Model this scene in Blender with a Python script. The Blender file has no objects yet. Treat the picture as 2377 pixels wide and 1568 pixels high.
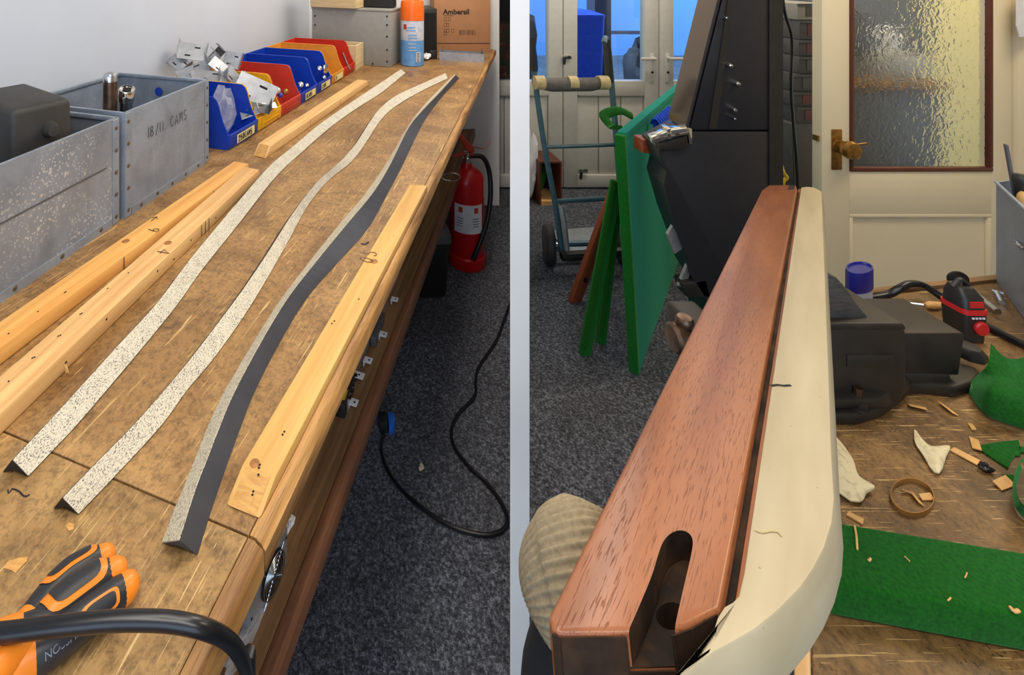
import bpy, bmesh, math, random
from mathutils import Vector, Matrix
random.seed(7)
SC = bpy.context.scene
COL = SC.collection
# ------------------------------------------------------------------ camera, world, lights, exposure
F, PX, PY, H = 1150.0, 780.0, -80.0, 1.55          # view camera: level, with lens shift (pixels of a 2377x1568 frame)
cam = bpy.data.cameras.new('camera'); camo = bpy.data.objects.new('camera', cam); COL.objects.link(camo)
camo.location = (0, 0, H); camo.rotation_euler = (math.pi/2, 0, 0)
cam.sensor_fit = 'HORIZONTAL'; cam.sensor_width = 36.0; cam.lens = 36.0*F/2377.0
cam.shift_x = (1188.5-PX)/2377.0; cam.shift_y = -(784.0-PY)/2377.0
cam.clip_start = 0.02; cam.clip_end = 100
SC.camera = camo
SC.view_settings.view_transform = 'Standard'; SC.view_settings.look = 'None'
SC.view_settings.exposure = 0.0; SC.view_settings.gamma = 1.0; SC.view_settings.use_curve_mapping = False
w = bpy.data.worlds.new('world'); SC.world = w; w.use_nodes = True
bg = w.node_tree.nodes['Background']; bg.inputs[0].default_value = (0.60, 0.77, 1.0, 1); bg.inputs[1].default_value = 3.4
def area(name, loc, rot, sx, sy, power, col):
    l = bpy.data.lights.new(name, 'AREA'); l.shape = 'RECTANGLE'; l.size = sx; l.size_y = sy; l.energy = power; l.color = col
    o = bpy.data.objects.new(name, l); COL.objects.link(o); o.location = loc; o.rotation_euler = rot
    return o
area('ceiling_tube_or_fill_light', (-0.05, 0.42, 2.44), (0, 0, -0.35), 0.25, 1.5, 12.5, (1.0, 0.92, 0.80))
area('ceiling_tube_or_fill_light', (0.62, 2.15, 2.44), (0, 0, -0.35), 0.25, 1.3, 18, (1.0, 0.91, 0.78))
area('ceiling_tube_or_fill_light', (1.9, 1.1, 2.44), (0, 0, -1.2), 0.25, 1.3, 20, (1.0, 0.84, 0.60))
area('ceiling_tube_or_fill_light', (0.32, -0.40, 2.44), (0, 0, 1.2), 0.25, 1.2, 14, (1.0, 0.95, 0.90))  # added fill lamp behind the camera, whitens the partition end
area('ceiling_tube_or_fill_light', (2.0, 2.9, 2.44), (0, 0, 0), 1.4, 0.25, 17, (1.0, 0.90, 0.76))
area('ceiling_tube_or_fill_light', (3.6, 2.45, 2.44), (0, 0, 0), 0.9, 0.25, 22, (1.0, 0.86, 0.55))

# ------------------------------------------------------------------ helpers
def lin(c):
    return tuple(((v/255.0)/12.92 if v/255.0 <= 0.04045 else ((v/255.0+0.055)/1.055)**2.4) for v in c)
def P(x, y, z=0.0):
    D = F*(H-z)/(y-PY); return Vector(((x-PX)/F*D, D, z))
def Q(x, y, D):
    return Vector(((x-PX)/F*D, D, H-(y-PY)/F*D))
UP = Vector((0, 0, 1))
W = {}
def thing(name, label, cat, loc, group=None, kind=None):
    o = bpy.data.objects.new(name, None); COL.objects.link(o)
    o.empty_display_size = 0.05
    M = Matrix.Translation(Vector(loc)); o.matrix_basis = M; W[o.name] = M
    return tag(o, label, cat, group, kind)
def tag(o, label=None, cat=None, group=None, kind=None):
    if label: o['label'] = label
    if cat: o['category'] = cat
    if group: o['group'] = group
    if kind: o['kind'] = kind
    return o
def mk(name, geo, mat, parent=None, xd=None, org=None, smooth=False, bev=0, seg=2, label=None, ang=35):
    V, Fc = geo
    V = [Vector(v) for v in V]
    if org is None:
        lo = [min(v[i] for v in V) for i in range(3)]; hi = [max(v[i] for v in V) for i in range(3)]
        org = Vector(((lo[0]+hi[0])/2, (lo[1]+hi[1])/2, lo[2]))
    M = Matrix.Translation(org)
    if xd is not None:
        x = Vector(xd).normalized(); y = UP.cross(x).normalized(); z = x.cross(y)
        R = Matrix((x, y, z)).transposed(); M = M @ R.to_4x4()
    Mi = M.inverted()
    me = bpy.data.meshes.new(name); me.from_pydata([Mi @ v for v in V], [], Fc)
    bm = bmesh.new(); bm.from_mesh(me)
    bmesh.ops.remove_doubles(bm, verts=bm.verts, dist=1e-6)
    bmesh.ops.recalc_face_normals(bm, faces=bm.faces)
    if bev:
        es = [e for e in bm.edges if len(e.link_faces) == 2 and e.calc_face_angle(0) > 0.5]
        bmesh.ops.bevel(bm, geom=es, offset=bev, segments=seg, affect='EDGES', profile=0.5, clamp_overlap=True)
    bm.to_mesh(me); bm.free()
    if smooth or bev:
        me.polygons.foreach_set('use_smooth', [True]*len(me.polygons))
        me.set_sharp_from_angle(angle=math.radians(ang))
    me.materials.append(mat)
    o = bpy.data.objects.new(name, me); COL.objects.link(o)
    if parent is not None:
        o.parent = parent; o.matrix_basis = W[parent.name].inverted() @ M
    else:
        o.matrix_basis = M
    W[o.name] = M
    if label: o['label'] = label
    return o
def one(name, geo, mat, label, cat, group=None, kind=None, **k):
    return tag(mk(name, geo, mat, None, **k), label, cat, group, kind)
def struct(name, geo, mat, label=None, **k):
    o = mk(name, geo, mat, None, **k); o['kind'] = 'structure'
    if label: o['label'] = label; o['category'] = name.split('_')[0]
    return o
def hexa(b, t):
    return (list(b)+list(t), [(3, 2, 1, 0), (4, 5, 6, 7), (0, 1, 5, 4), (1, 2, 6, 5), (2, 3, 7, 6), (3, 0, 4, 7)])
def obox(c, ux, uy, uz):
    c = Vector(c); ux = Vector(ux); uy = Vector(uy); uz = Vector(uz)
    b = [c-ux-uy-uz, c+ux-uy-uz, c+ux+uy-uz, c-ux+uy-uz]
    return hexa(b, [v+2*uz for v in b])
def abox(x0, x1, y0, y1, z0, z1):
    b = [Vector((x0, y0, z0)), Vector((x1, y0, z0)), Vector((x1, y1, z0)), Vector((x0, y1, z0))]
    return hexa(b, [v+Vector((0, 0, z1-z0)) for v in b])
def rbox(o, u, v, z0, z1):      # o + u*[0..1] + v*[0..1], heights z0..z1
    o = Vector((o[0], o[1], 0)); u = Vector((u[0], u[1], 0)); v = Vector((v[0], v[1], 0))
    b = [o, o+u, o+u+v, o+v]
    return hexa([p+UP*z0 for p in b], [p+UP*z1 for p in b])
def prism(poly, vec):
    n = len(poly); poly = [Vector(p) for p in poly]; vec = Vector(vec)
    V = poly+[p+vec for p in poly]
    return (V, [tuple(range(n-1, -1, -1)), tuple(range(n, 2*n))]+[(i, (i+1) % n, n+(i+1) % n, n+i) for i in range(n)])
def merge(*gs):
    V = []; Fc = []
    for g in gs:
        k = len(V); V += list(g[0]); Fc += [tuple(i+k for i in f) for f in g[1]]
    return (V, Fc)
def cr(pts, n=6, closed=False):
    pts = [Vector(p) for p in pts]; out = []; m = len(pts)
    rng = range(m if closed else m-1)
    for i in rng:
        p1 = pts[i]; p2 = pts[(i+1) % m]
        p0 = pts[i-1] if (i > 0 or closed) else p1*2-p2
        p3 = pts[(i+2) % m] if (i+2 < m or closed) else p2*2-p1
        for k in range(n):
            t = k/n
            out.append(0.5*((2*p1)+(p2-p0)*t+(2*p0-5*p1+4*p2-p3)*t*t+(3*p1-p0-3*p2+p3)*t**3))
    if not closed: out.append(pts[-1])
    return out
def lerpl(l, t):
    x = t*(len(l)-1); i = min(int(x), len(l)-2); f = x-i
    return l[i]*(1-f)+l[i+1]*f
def frames(pts):
    ts = []
    for i in range(len(pts)):
        a = pts[max(i-1, 0)]; b = pts[min(i+1, len(pts)-1)]; ts.append((b-a).normalized())
    ref = UP if abs(ts[0].dot(UP)) < 0.9 else Vector((1, 0, 0))
    n = (ref-ts[0]*ref.dot(ts[0])).normalized(); fr = []
    for t in ts:
        n = (n-t*n.dot(t)).normalized(); fr.append((t, n, t.cross(n)))
    return fr
def tube(pts, r, n=10, sm=0, closed=False, sq=1.0, cap=True):
    pts = [Vector(p) for p in pts]
    if sm: pts = cr(pts, sm, closed)
    fr = frames(pts); V = []; Fc = []; m = len(pts)
    for i, (p, (t, a, b)) in enumerate(zip(pts, fr)):
        rr = r if isinstance(r, (int, float)) else lerpl(r, i/(m-1))
        for k in range(n):
            q = 2*math.pi*k/n; V.append(p+a*(math.cos(q)*rr*sq)+b*(math.sin(q)*rr))
    for i in range(m-1 if not closed else m):
        j = (i+1) % m
        for k in range(n):
            Fc.append((i*n+k, i*n+(k+1) % n, j*n+(k+1) % n, j*n+k))
    if cap and not closed:
        Fc.append(tuple(range(n-1, -1, -1))); Fc.append(tuple((m-1)*n+k for k in range(n)))
    return (V, Fc)
def lathe(prof, base, n=28, axis=(0, 0, 1), closed=False, ref=None):
    ax = Vector(axis).normalized(); base = Vector(base)
    r0 = Vector(ref) if ref else (Vector((1, 0, 0)) if abs(ax.x) < 0.9 else Vector((0, 1, 0)))
    a = (r0-ax*r0.dot(ax)).normalized(); b = ax.cross(a)
    V = []; Fc = []; m = len(prof)
    for (r, h) in prof:
        for k in range(n):
            q = 2*math.pi*k/n; V.append(base+ax*h+(a*math.cos(q)+b*math.sin(q))*max(r, 1e-5))
    for i in range(m-1 if not closed else m):
        j = (i+1) % m
        for k in range(n): Fc.append((i*n+k, i*n+(k+1) % n, j*n+(k+1) % n, j*n+k))
    if not closed:
        Fc.append(tuple(range(n-1, -1, -1))); Fc.append(tuple((m-1)*n+k for k in range(n)))
    return (V, Fc)
def cyl(c, r, h, axis=(0, 0, 1), n=24):
    return lathe([(r, 0), (r, h)], c, n, axis)
def ribbon(pts, wd, nrm, th=0.0004):
    nrm = Vector(nrm).normalized(); pts = [Vector(p) for p in pts]; V = []; Fc = []
    for i, p in enumerate(pts):
        a = pts[max(i-1, 0)]; b = pts[min(i+1, len(pts)-1)]; t = (b-a).normalized(); s = nrm.cross(t).normalized()*(wd/2)
        V += [p-s, p+s, p+s+nrm*th, p-s+nrm*th]
    m = len(pts)
    for i in range(m-1):
        k = i*4
        for j in range(4): Fc.append((k+j, k+(j+1) % 4, k+4+(j+1) % 4, k+4+j))
    Fc += [(3, 2, 1, 0), tuple(4*(m-1)+j for j in range(4))]
    return (V, Fc)
def arc(cx, cy, rx, ry, a0, a1, n=10):
    return [(cx+rx*math.cos(math.radians(a0+(a1-a0)*i/n)), cy+ry*math.sin(math.radians(a0+(a1-a0)*i/n))) for i in range(n+1)]
GLY = {'0': [arc(.3, .5, .25, .48, 90, 450, 14)], '1': [[(.3, 0), (.3, 1)]],
 '2': [arc(.3, .72, .24, .26, 170, -40, 8)+[(.05, 0), (.56, 0)]], '4': [[(.42, 0), (.42, 1), (.02, .32), (.6, .32)]],
 '5': [[(.52, 1), (.12, 1), (.1, .56)]+arc(.28, .3, .26, .3, 120, -150, 9)], '6': [[(.45, 1)]+arc(.3, .28, .25, .28, 160, 520, 12)],
 '7': [[(.05, .95), (.55, .95), (.25, 0)]], '8': [arc(.3, .75, .2, .23, -90, 270, 12), arc(.3, .26, .25, .26, 90, 450, 12)],
 '9': [arc(.3, .72, .23, .27, 0, 360, 12), [(.53, .72), (.45, 0)]], '/': [[(.1, -.1), (.5, 1.05)]], '.': [[(.2, 0), (.26, .04)]],
 'C': [arc(.35, .5, .3, .5, 50, 310, 12)], 'A': [[(.02, 0), (.3, 1), (.58, 0)], [(.14, .36), (.46, .36)]],
 'M': [[(.0, 0), (.08, 1), (.3, .35), (.52, 1), (.6, 0)]], 'S': [arc(.3, .75, .23, .25, 40, 250, 8)+arc(.3, .25, .24, .25, 80, -150, 8)],
 '>': [[(.0, .5), (.9, .5)], [(.55, .8), (.9, .5), (.55, .2)]], '|': [[(.3, -.1), (.3, 1.1)]], ' ': [],
 '~': [[(.0, .7), (.15, .95), (.35, .8), (.55, .45), (.8, .3), (.95, .45)]]}
def ink(text, o, u, v, h, wd, sp=0.78, wob=0.05):
    o = Vector(o); u = Vector(u).normalized(); v = Vector(v).normalized(); n = u.cross(v); gs = []; x = 0
    for ch in text:
        dy = random.uniform(-wob, wob)
        for st in GLY[ch]:
            gs.append(ribbon([o+u*((x+a*0.85)*h)+v*((b+dy)*h)+n*0.0003 for a, b in st], wd, n))
        x += sp if ch not in './1 |' else sp*0.62
    return merge(*gs)
def typeset(text, size, o, u, v, lift=0.0004, ext=0.0003, bold=0.0):
    cu = bpy.data.curves.new('lettering', 'FONT'); cu.body = text; cu.size = size; cu.extrude = ext; cu.offset = bold; cu.resolution_u = 3
    ob = bpy.data.objects.new('lettering', cu); COL.objects.link(ob)
    bpy.context.view_layer.update()
    me = bpy.data.meshes.new_from_object(ob.evaluated_get(bpy.context.evaluated_depsgraph_get()))
    o = Vector(o); u = Vector(u).normalized(); v = Vector(v).normalized(); n = u.cross(v)
    g = ([o+u*q.co.x+v*q.co.y+n*(q.co.z+lift) for q in me.vertices], [tuple(p.vertices) for p in me.polygons])
    bpy.data.objects.remove(ob); bpy.data.curves.remove(cu); bpy.data.meshes.remove(me)
    return g
def dup(root, M2, label=None, group=None):
    """copy a thing with its parts and sub-parts; M2 moves it in world space"""
    def rec(o, par, top):
        c = o.copy(); COL.objects.link(c)
        if top:
            c.matrix_basis = M2 @ W[o.name]
        else:
            c.parent = par; c.matrix_basis = o.matrix_basis
        W[c.name] = M2 @ W[o.name]
        for ch in list(o.children): rec(ch, c, False)
        return c
    kids = rec(root, None, True)
    if label: kids['label'] = label
    if group: kids['group'] = group
    return kids

# ------------------------------------------------------------------ materials
def newmat(name):
    m = bpy.data.materials.new(name); m.use_nodes = True; nt = m.node_tree
    return m, nt, nt.nodes['Principled BSDF']
def nd(nt, t, **k):
    n = nt.nodes.new(t)
    for a, b in k.items(): setattr(n, a, b)
    return n
def coords(nt, scale=(1, 1, 1), rot=(0, 0, 0), kind='Object'):
    tc = nd(nt, 'ShaderNodeTexCoord'); mp = nd(nt, 'ShaderNodeMapping')
    mp.inputs['Scale'].default_value = scale; mp.inputs['Rotation'].default_value = rot
    nt.links.new(tc.outputs[kind], mp.inputs['Vector']); return mp.outputs[0]
def noise(nt, vec, scale, detail=4, rough=0.55, dist=0.0):
    n = nd(nt, 'ShaderNodeTexNoise'); n.inputs['Scale'].default_value = scale; n.inputs['Detail'].default_value = detail
    n.inputs['Roughness'].default_value = rough; n.inputs['Distortion'].default_value = dist
    nt.links.new(vec, n.inputs['Vector']); return n.outputs['Fac']
def ramp(nt, fac, stops):
    r = nd(nt, 'ShaderNodeValToRGB'); e = r.color_ramp.elements
    while len(e) < len(stops): e.new(0.5)
    for el, (p, c) in zip(e, stops):
        el.position = p; el.color = (c, c, c, 1) if isinstance(c, (int, float)) else (*c, 1)
    nt.links.new(fac, r.inputs[0]); return r.outputs[0]
def mix(nt, fac, a, b, mode='MIX'):
    m = nd(nt, 'ShaderNodeMix', data_type='RGBA', blend_type=mode)
    for s, v in ((m.inputs[0], fac), (m.inputs[6], a), (m.inputs[7], b)):
        if isinstance(v, (int, float)): s.default_value = v
        elif isinstance(v, tuple): s.default_value = (*v[:3], 1)
        else: nt.links.new(v, s)
    return m.outputs[2]
def bump(nt, b, h, strength, dist=0.001):
    n = nd(nt, 'ShaderNodeBump'); n.inputs['Strength'].default_value = strength; n.inputs['Distance'].default_value = dist
    nt.links.new(h, n.inputs['Height']); nt.links.new(n.outputs[0], b.inputs['Normal'])
def simple(name, col, rough=0.5, metal=0.0, var=0.12, scale=30, bmp=0.0, spec=0.5, stretch=(1, 1, 1), c2=None, lo=0.35, hi=0.65, rvar=0.0):
    m, nt, b = newmat(name); c = lin(col)
    b.inputs['Roughness'].default_value = rough; b.inputs['Metallic'].default_value = metal; b.inputs['Specular IOR Level'].default_value = spec
    v = coords(nt, stretch); f = noise(nt, v, scale)
    d = lin(c2) if c2 else tuple(x*(1-var) for x in c)
    e = c if c2 else tuple(min(1, x*(1+var)) for x in c)
    nt.links.new(ramp(nt, f, [(lo, d), (hi, e)]), b.inputs['Base Color'])
    if bmp: bump(nt, b, noise(nt, v, scale*3), bmp)
    if rvar: nt.links.new(ramp(nt, f, [(0.3, max(0, rough-rvar)), (0.7, min(1, rough+rvar))]), b.inputs['Roughness'])
    return m
def wood(name, light, dark, rough=0.5, scale=14, pores=0.0, porecol=(40, 20, 10), knots=True, bmp=0.15, str_=18, pst=7):
    m, nt, b = newmat(name); b.inputs['Roughness'].default_value = rough
    v = coords(nt, (1, str_, str_)); f = noise(nt, v, scale*0.25, 5, 0.6, 0.6)
    col = ramp(nt, f, [(0.32, lin(dark)), (0.62, lin(light))])
    f2 = noise(nt, coords(nt, (1, 3, 3)), 3.5, 3)
    col = mix(nt, ramp(nt, f2, [(0.4, 0.0), (0.75, 0.35)]), col, lin(dark))
    if pores:
        f3 = noise(nt, coords(nt, (pst, 420, 420)), 3.2, 2, 0.5)
        col = mix(nt, ramp(nt, f3, [(0.57, 0.0), (0.66, pores)]), col, lin(porecol)); h = f3
        bump(nt, b, ramp(nt, f3, [(0.58, 1.0), (0.70, 0.0)]), 0.25, 0.0006)
    elif bmp: bump(nt, b, f, bmp)
    nt.links.new(col, b.inputs['Base Color'])
    return m
def glassmat(name, tint=(0.9, 0.95, 1.0), rough=0.05, alpha=0.15):
    m, nt, b = newmat(name)
    tr = nd(nt, 'ShaderNodeBsdfTransparent'); tr.inputs[0].default_value = (*tint, 1)
    gl = nd(nt, 'ShaderNodeBsdfGlossy'); gl.inputs['Roughness'].default_value = rough
    mx = nd(nt, 'ShaderNodeMixShader'); mx.inputs[0].default_value = alpha
    nt.links.new(tr.outputs[0], mx.inputs[1]); nt.links.new(gl.outputs[0], mx.inputs[2])
    nt.links.new(mx.outputs[0], nt.nodes['Material Output'].inputs[0])
    return m
def bench_mat(name, c_hi, c_lo, dark, pale, seed=0.0, specks=0.0):
    m, nt, b = newmat(name); b.inputs['Roughness'].default_value = 0.5
    v = coords(nt)
    f = noise(nt, v, 7, 5, 0.6, 0.8); col = ramp(nt, f, [(0.33, lin(c_lo)), (0.66, lin(c_hi))])
    fs = noise(nt, coords(nt, (1, 1, 1), (0, 0, 1)), 120, 4, 0.8); col = mix(nt, ramp(nt, fs, [(0.34, 0.6), (0.56, 0.0)]), col, lin(dark))
    fd = noise(nt, coords(nt, (5, 1.2, 1), (0, 0, 0.3)), 5, 5, 0.7, 1.0); col = mix(nt, ramp(nt, fd, [(0.56, 0.0), (0.76, 0.6)]), col, lin(dark))
    for i, (a, s) in enumerate(((0.5+seed, 1.0), (1.35+seed, 1.3), (2.5+seed, 0.8), (2.0+seed, 1.7), (0.1+seed, 0.6))):
        fn = noise(nt, coords(nt, (13*s, 330*s, 1), (0, 0, a)), 1.0, 2, 0.5, 0.5)
        msk = noise(nt, coords(nt, (1, 1, 1), (0.4, 0.2, a)), 6, 2)
        s1 = ramp(nt, fn, [(0.665, 0.0), (0.70, 0.75)]); s2 = ramp(nt, msk, [(0.45, 0.0), (0.6, 1.0)])
        col = mix(nt, mix(nt, 1.0, s1, s2, 'MULTIPLY'), col, lin(pale))
    if specks:
        vo = nd(nt, 'ShaderNodeTexVoronoi'); vo.inputs['Scale'].default_value = 240; nt.links.new(v, vo.inputs['Vector'])
        ms = noise(nt, coords(nt), 9, 3)
        s1 = ramp(nt, vo.outputs['Distance'], [(0.16, specks), (0.26, 0.0)]); s2 = ramp(nt, ms, [(0.42, 0.0), (0.58, 1.0)])
        col = mix(nt, mix(nt, 1.0, s1, s2, 'MULTIPLY'), col, lin((35, 25, 18)))
    nt.links.new(col, b.inputs['Base Color']); bump(nt, b, fs, 0.12, 0.0008)
    nt.links.new(ramp(nt, f, [(0.3, 0.38), (0.7, 0.58)]), b.inputs['Roughness'])
    return m
def steel_mat(name, col, spots=0.0, rough=0.42, metal=0.55):
    m, nt, b = newmat(name); b.inputs['Metallic'].default_value = metal
    v = coords(nt); f = noise(nt, v, 9, 6, 0.65, 0.4); c = lin(col)
    cc = ramp(nt, f, [(0.3, tuple(x*0.72 for x in c)), (0.7, tuple(min(1, x*1.18) for x in c))])
    fst = noise(nt, coords(nt, (1, 1, 0.15)), 40, 3); cc = mix(nt, ramp(nt, fst, [(0.55, 0.0), (0.8, 0.25)]), cc, tuple(min(1, x*1.5) for x in c))
    if spots:
        vo = nd(nt, 'ShaderNodeTexVoronoi'); vo.inputs['Scale'].default_value = 170; nt.links.new(v, vo.inputs['Vector'])
        vo2 = nd(nt, 'ShaderNodeTexVoronoi'); vo2.inputs['Scale'].default_value = 48; nt.links.new(v, vo2.inputs['Vector'])
        ms = noise(nt, coords(nt), 7, 3)
        s2 = ramp(nt, ms, [(0.42, 0.0), (0.55, 1.0)])
        s1 = mix(nt, 1.0, ramp(nt, vo.outputs['Distance'], [(0.22, spots), (0.36, 0.0)]), ramp(nt, vo2.outputs['Distance'], [(0.12, spots), (0.2, 0.0)]), 'LIGHTEN')
        cc = mix(nt, mix(nt, 1.0, s1, s2, 'MULTIPLY'), cc, lin((205, 205, 205)))
    nt.links.new(cc, b.inputs['Base Color'])
    nt.links.new(ramp(nt, f, [(0.3, rough-0.1), (0.7, rough+0.15)]), b.inputs['Roughness'])
    return m
def fabric_mat(name, light, dark):
    m, nt, b = newmat(name); b.inputs['Roughness'].default_value = 0.9
    f = noise(nt, coords(nt, (0.5, 1, 1)), 1000, 2, 0.6); f2 = noise(nt, coords(nt), 50, 3)
    f3 = mix(nt, 0.14, f, f2)
    nt.links.new(ramp(nt, f3, [(0.36, lin(dark)), (0.50, lin(light))]), b.inputs['Base Color']); bump(nt, b, f, 0.5, 0.0006)
    return m
def carpet_mat(name):
    m, nt, b = newmat(name); b.inputs['Roughness'].default_value = 1.0; b.inputs['Specular IOR Level'].default_value = 0.1
    f = noise(nt, coords(nt), 130, 4, 0.8); f2 = noise(nt, coords(nt), 3, 3)
    col = ramp(nt, f, [(0.33, lin((34, 34, 38))), (0.5, lin((80, 82, 90))), (0.68, lin((156, 160, 172)))])
    nt.links.new(mix(nt, ramp(nt, f2, [(0.4, 0.0), (0.7, 0.35)]), col, lin((66, 63, 62))), b.inputs['Base Color'])
    bump(nt, b, f, 0.8, 0.004)
    return m
def paint_wall(name, col, marks=0.0):
    m, nt, b = newmat(name); b.inputs['Roughness'].default_value = 0.6
    f = noise(nt, coords(nt), 3, 4); c = lin(col)
    cc = ramp(nt, f, [(0.3, tuple(x*0.93 for x in c)), (0.7, c)])
    if marks:
        vo = nd(nt, 'ShaderNodeTexVoronoi'); vo.inputs['Scale'].default_value = 12; nt.links.new(coords(nt, (1, 1, 0.7)), vo.inputs['Vector'])
        ms = noise(nt, coords(nt), 14, 2)
        cc = mix(nt, mix(nt, 1.0, ramp(nt, vo.outputs['Distance'], [(0.05, marks), (0.085, 0.0)]), ramp(nt, ms, [(0.48, 0.0), (0.54, 1.0)]), 'MULTIPLY'), cc, lin((150, 142, 128)))
    nt.links.new(cc, b.inputs['Base Color']); bump(nt, b, noise(nt, coords(nt), 80, 3), 0.08, 0.002)
    return m
M = {}
M['carpet'] = carpet_mat('carpet')
M['wall'] = paint_wall('wall_paint', (206, 213, 224), 0.5)  # cool daylight tint put into the left wall's paint colour
M['white'] = paint_wall('white_paint', (246, 246, 246))
M['cream'] = paint_wall('cream_paint', (230, 216, 184))
M['yellowcream'] = paint_wall('yellow_cream_paint', (214, 196, 140))
M['pvc'] = simple('white_pvc', (206, 204, 198), 0.35, var=0.03)
M['ceil'] = paint_wall('ceiling_paint', (230, 226, 218))
M['bench'] = bench_mat('hardboard', (176, 136, 84), (126, 90, 50), (60, 42, 24), (226, 188, 122))
M['bench2'] = bench_mat('hardboard_near', (184, 146, 92), (140, 106, 62), (66, 48, 28), (226, 194, 134), 0.4)
M['bench3'] = bench_mat('chipboard_top', (152, 114, 66), (90, 64, 34), (42, 30, 18), (216, 178, 116), 0.2, 0.9)
M['lip'] = wood('worn_lipping', (196, 148, 86), (120, 80, 42), 0.5, 22, pores=0.5, porecol=(50, 28, 14), str_=9)
M['shelfwood'] = wood('shelf_wood', (150, 112, 72), (100, 70, 42), 0.6, 12)
M['redwood'] = wood('shelf_edge_wood', (140, 92, 62), (92, 56, 36), 0.55, 14)
M['pine'] = wood('pine', (240, 186, 106), (216, 150, 74), 0.55, 10)
M['pine2'] = wood('pine_pale', (236, 190, 126), (206, 154, 96), 0.6, 12)
M['pine3'] = wood('pine_yellow', (226, 180, 106), (200, 150, 78), 0.55, 9)
M['endgrain'] = simple('pine_end_grain', (214, 164, 92), 0.7, c2=(190, 138, 74), scale=60, stretch=(1, 6, 1))
M['crate'] = wood('crate_pale_wood', (226, 204, 160), (200, 172, 122), 0.65, 12)
M['galv'] = steel_mat('galvanised_steel', (152, 162, 176), 0.25, metal=0.4)
M['galv_spot'] = steel_mat('spotted_galvanised_steel', (148, 156, 168), 0.9, metal=0.4)
M['rivet'] = simple('rusty_rivet', (112, 98, 82), 0.5, 0.5, 0.25, 200)
M['steel'] = simple('bright_steel', (196, 198, 202), 0.22, 1.0, 0.1, 60)
M['zinc'] = simple('zinc_plate', (176, 180, 186), 0.35, 0.7, 0.12, 30)
M['chrome'] = simple('chrome', (225, 222, 215), 0.08, 1.0, 0.04, 20)
M['brown_steel'] = simple('brown_steel', (110, 88, 72), 0.35, 0.9, 0.25, 80)
M['black'] = simple('black_plastic', (34, 33, 32), 0.45, var=0.2, scale=40)
M['gloss_black'] = simple('black_rubber_cable', (20, 21, 25), 0.3, var=0.1)
M['lidblack'] = simple('dusty_black_plastic', (48, 45, 42), 0.6, var=0.25, scale=18, bmp=0.1)
M['blue'] = simple('blue_plastic', (18, 58, 168), 0.38, var=0.08)
M['yellow'] = simple('yellow_plastic', (236, 176, 30), 0.42, var=0.08)
M['red'] = simple('red_plastic', (196, 62, 44), 0.42, var=0.08)
M['ochre'] = simple('ochre_plastic', (214, 146, 52), 0.45, var=0.08)
M['red2'] = simple('red_orange_plastic', (196, 48, 24), 0.42, var=0.06)
M['label'] = simple('label_paper', (222, 206, 140), 0.8, var=0.06)
M['ink'] = simple('marker_ink', (22, 22, 26), 0.6, var=0.05)
M['pencil'] = simple('pencil_mark', (84, 58, 34), 0.7, var=0.1)
M['fabric'] = fabric_mat('cushion_fabric', (214, 206, 186), (92, 89, 86))
M['fabric2'] = fabric_mat('cushion_fabric_grey', (206, 196, 172), (84, 76, 62))
M['rubber'] = simple('cushion_rubber', (58, 62, 72), 0.5, var=0.15, scale=14)
M['rubber_dark'] = simple('cushion_rubber_dark', (26, 24, 22), 0.6, var=0.1)
M['pl_black'] = simple('pliers_grip', (36, 38, 44), 0.42, var=0.15, scale=50)
M['pl_orange'] = simple('pliers_orange', (232, 130, 34), 0.36, var=0.06)
M['greymark'] = simple('grey_print', (120, 124, 136), 0.5)
M['ext_red'] = simple('extinguisher_red', (196, 18, 22), 0.28, var=0.05)
M['paper'] = simple('white_paper', (226, 226, 230), 0.7, var=0.05)
M['cardboard'] = simple('cardboard', (182, 132, 92), 0.8, var=0.05, scale=12)
M['darkprint'] = simple('dark_print', (48, 36, 30), 0.7)
M['greypaint'] = simple('grey_painted_steel', (146, 144, 138), 0.5, var=0.05)
M['knotw'] = simple('pine_knot', (158, 104, 54), 0.6, var=0.3, scale=120)
M['greydark'] = simple('dark_grey_plastic', (78, 78, 80), 0.55, var=0.12)
M['orange'] = simple('orange_plastic', (248, 110, 16), 0.35, var=0.04)
M['bluecan'] = simple('blue_can_print', (86, 150, 214), 0.35, c2=(120, 172, 222), scale=24)
M['whitecan'] = simple('white_can_print', (206, 206, 214), 0.35, c2=(176, 184, 202), scale=30)
M['bag'] = None
m, nt, b = newmat('clear_bag'); b.inputs['Base Color'].default_value = (0.75, 0.76, 0.82, 1); b.inputs['Roughness'].default_value = 0.25
b.inputs['Alpha'].default_value = 0.25; bump(nt, b, noise(nt, coords(nt), 40, 3, 0.6, 1.5), 0.8, 0.01); M['bag'] = m
M['oak'] = wood('varnished_oak', (156, 96, 60), (126, 72, 42), 0.34, 10, pores=0.6, porecol=(84, 42, 24), str_=10, pst=22)
M['oak_edge'] = wood('orange_wood', (170, 96, 44), (120, 60, 26), 0.4, 14)
M['oak_dark'] = simple('dark_brown_wood', (74, 52, 34), 0.75, spec=0.2, c2=(30, 21, 16), scale=26, lo=0.42, hi=0.72, bmp=0.4)  # mottled dark brown for end faces, slot and groove
M['cushion'] = simple('cream_rubber', (226, 213, 182), 0.55, var=0.04, scale=9)
m, nt, b = newmat('cream_rubber_speckled'); b.inputs['Roughness'].default_value = 0.55
vo = nd(nt, 'ShaderNodeTexVoronoi'); vo.inputs['Scale'].default_value = 70; nt.links.new(coords(nt), vo.inputs['Vector'])
f = noise(nt, coords(nt, (1, 8, 8)), 5, 3)
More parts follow.
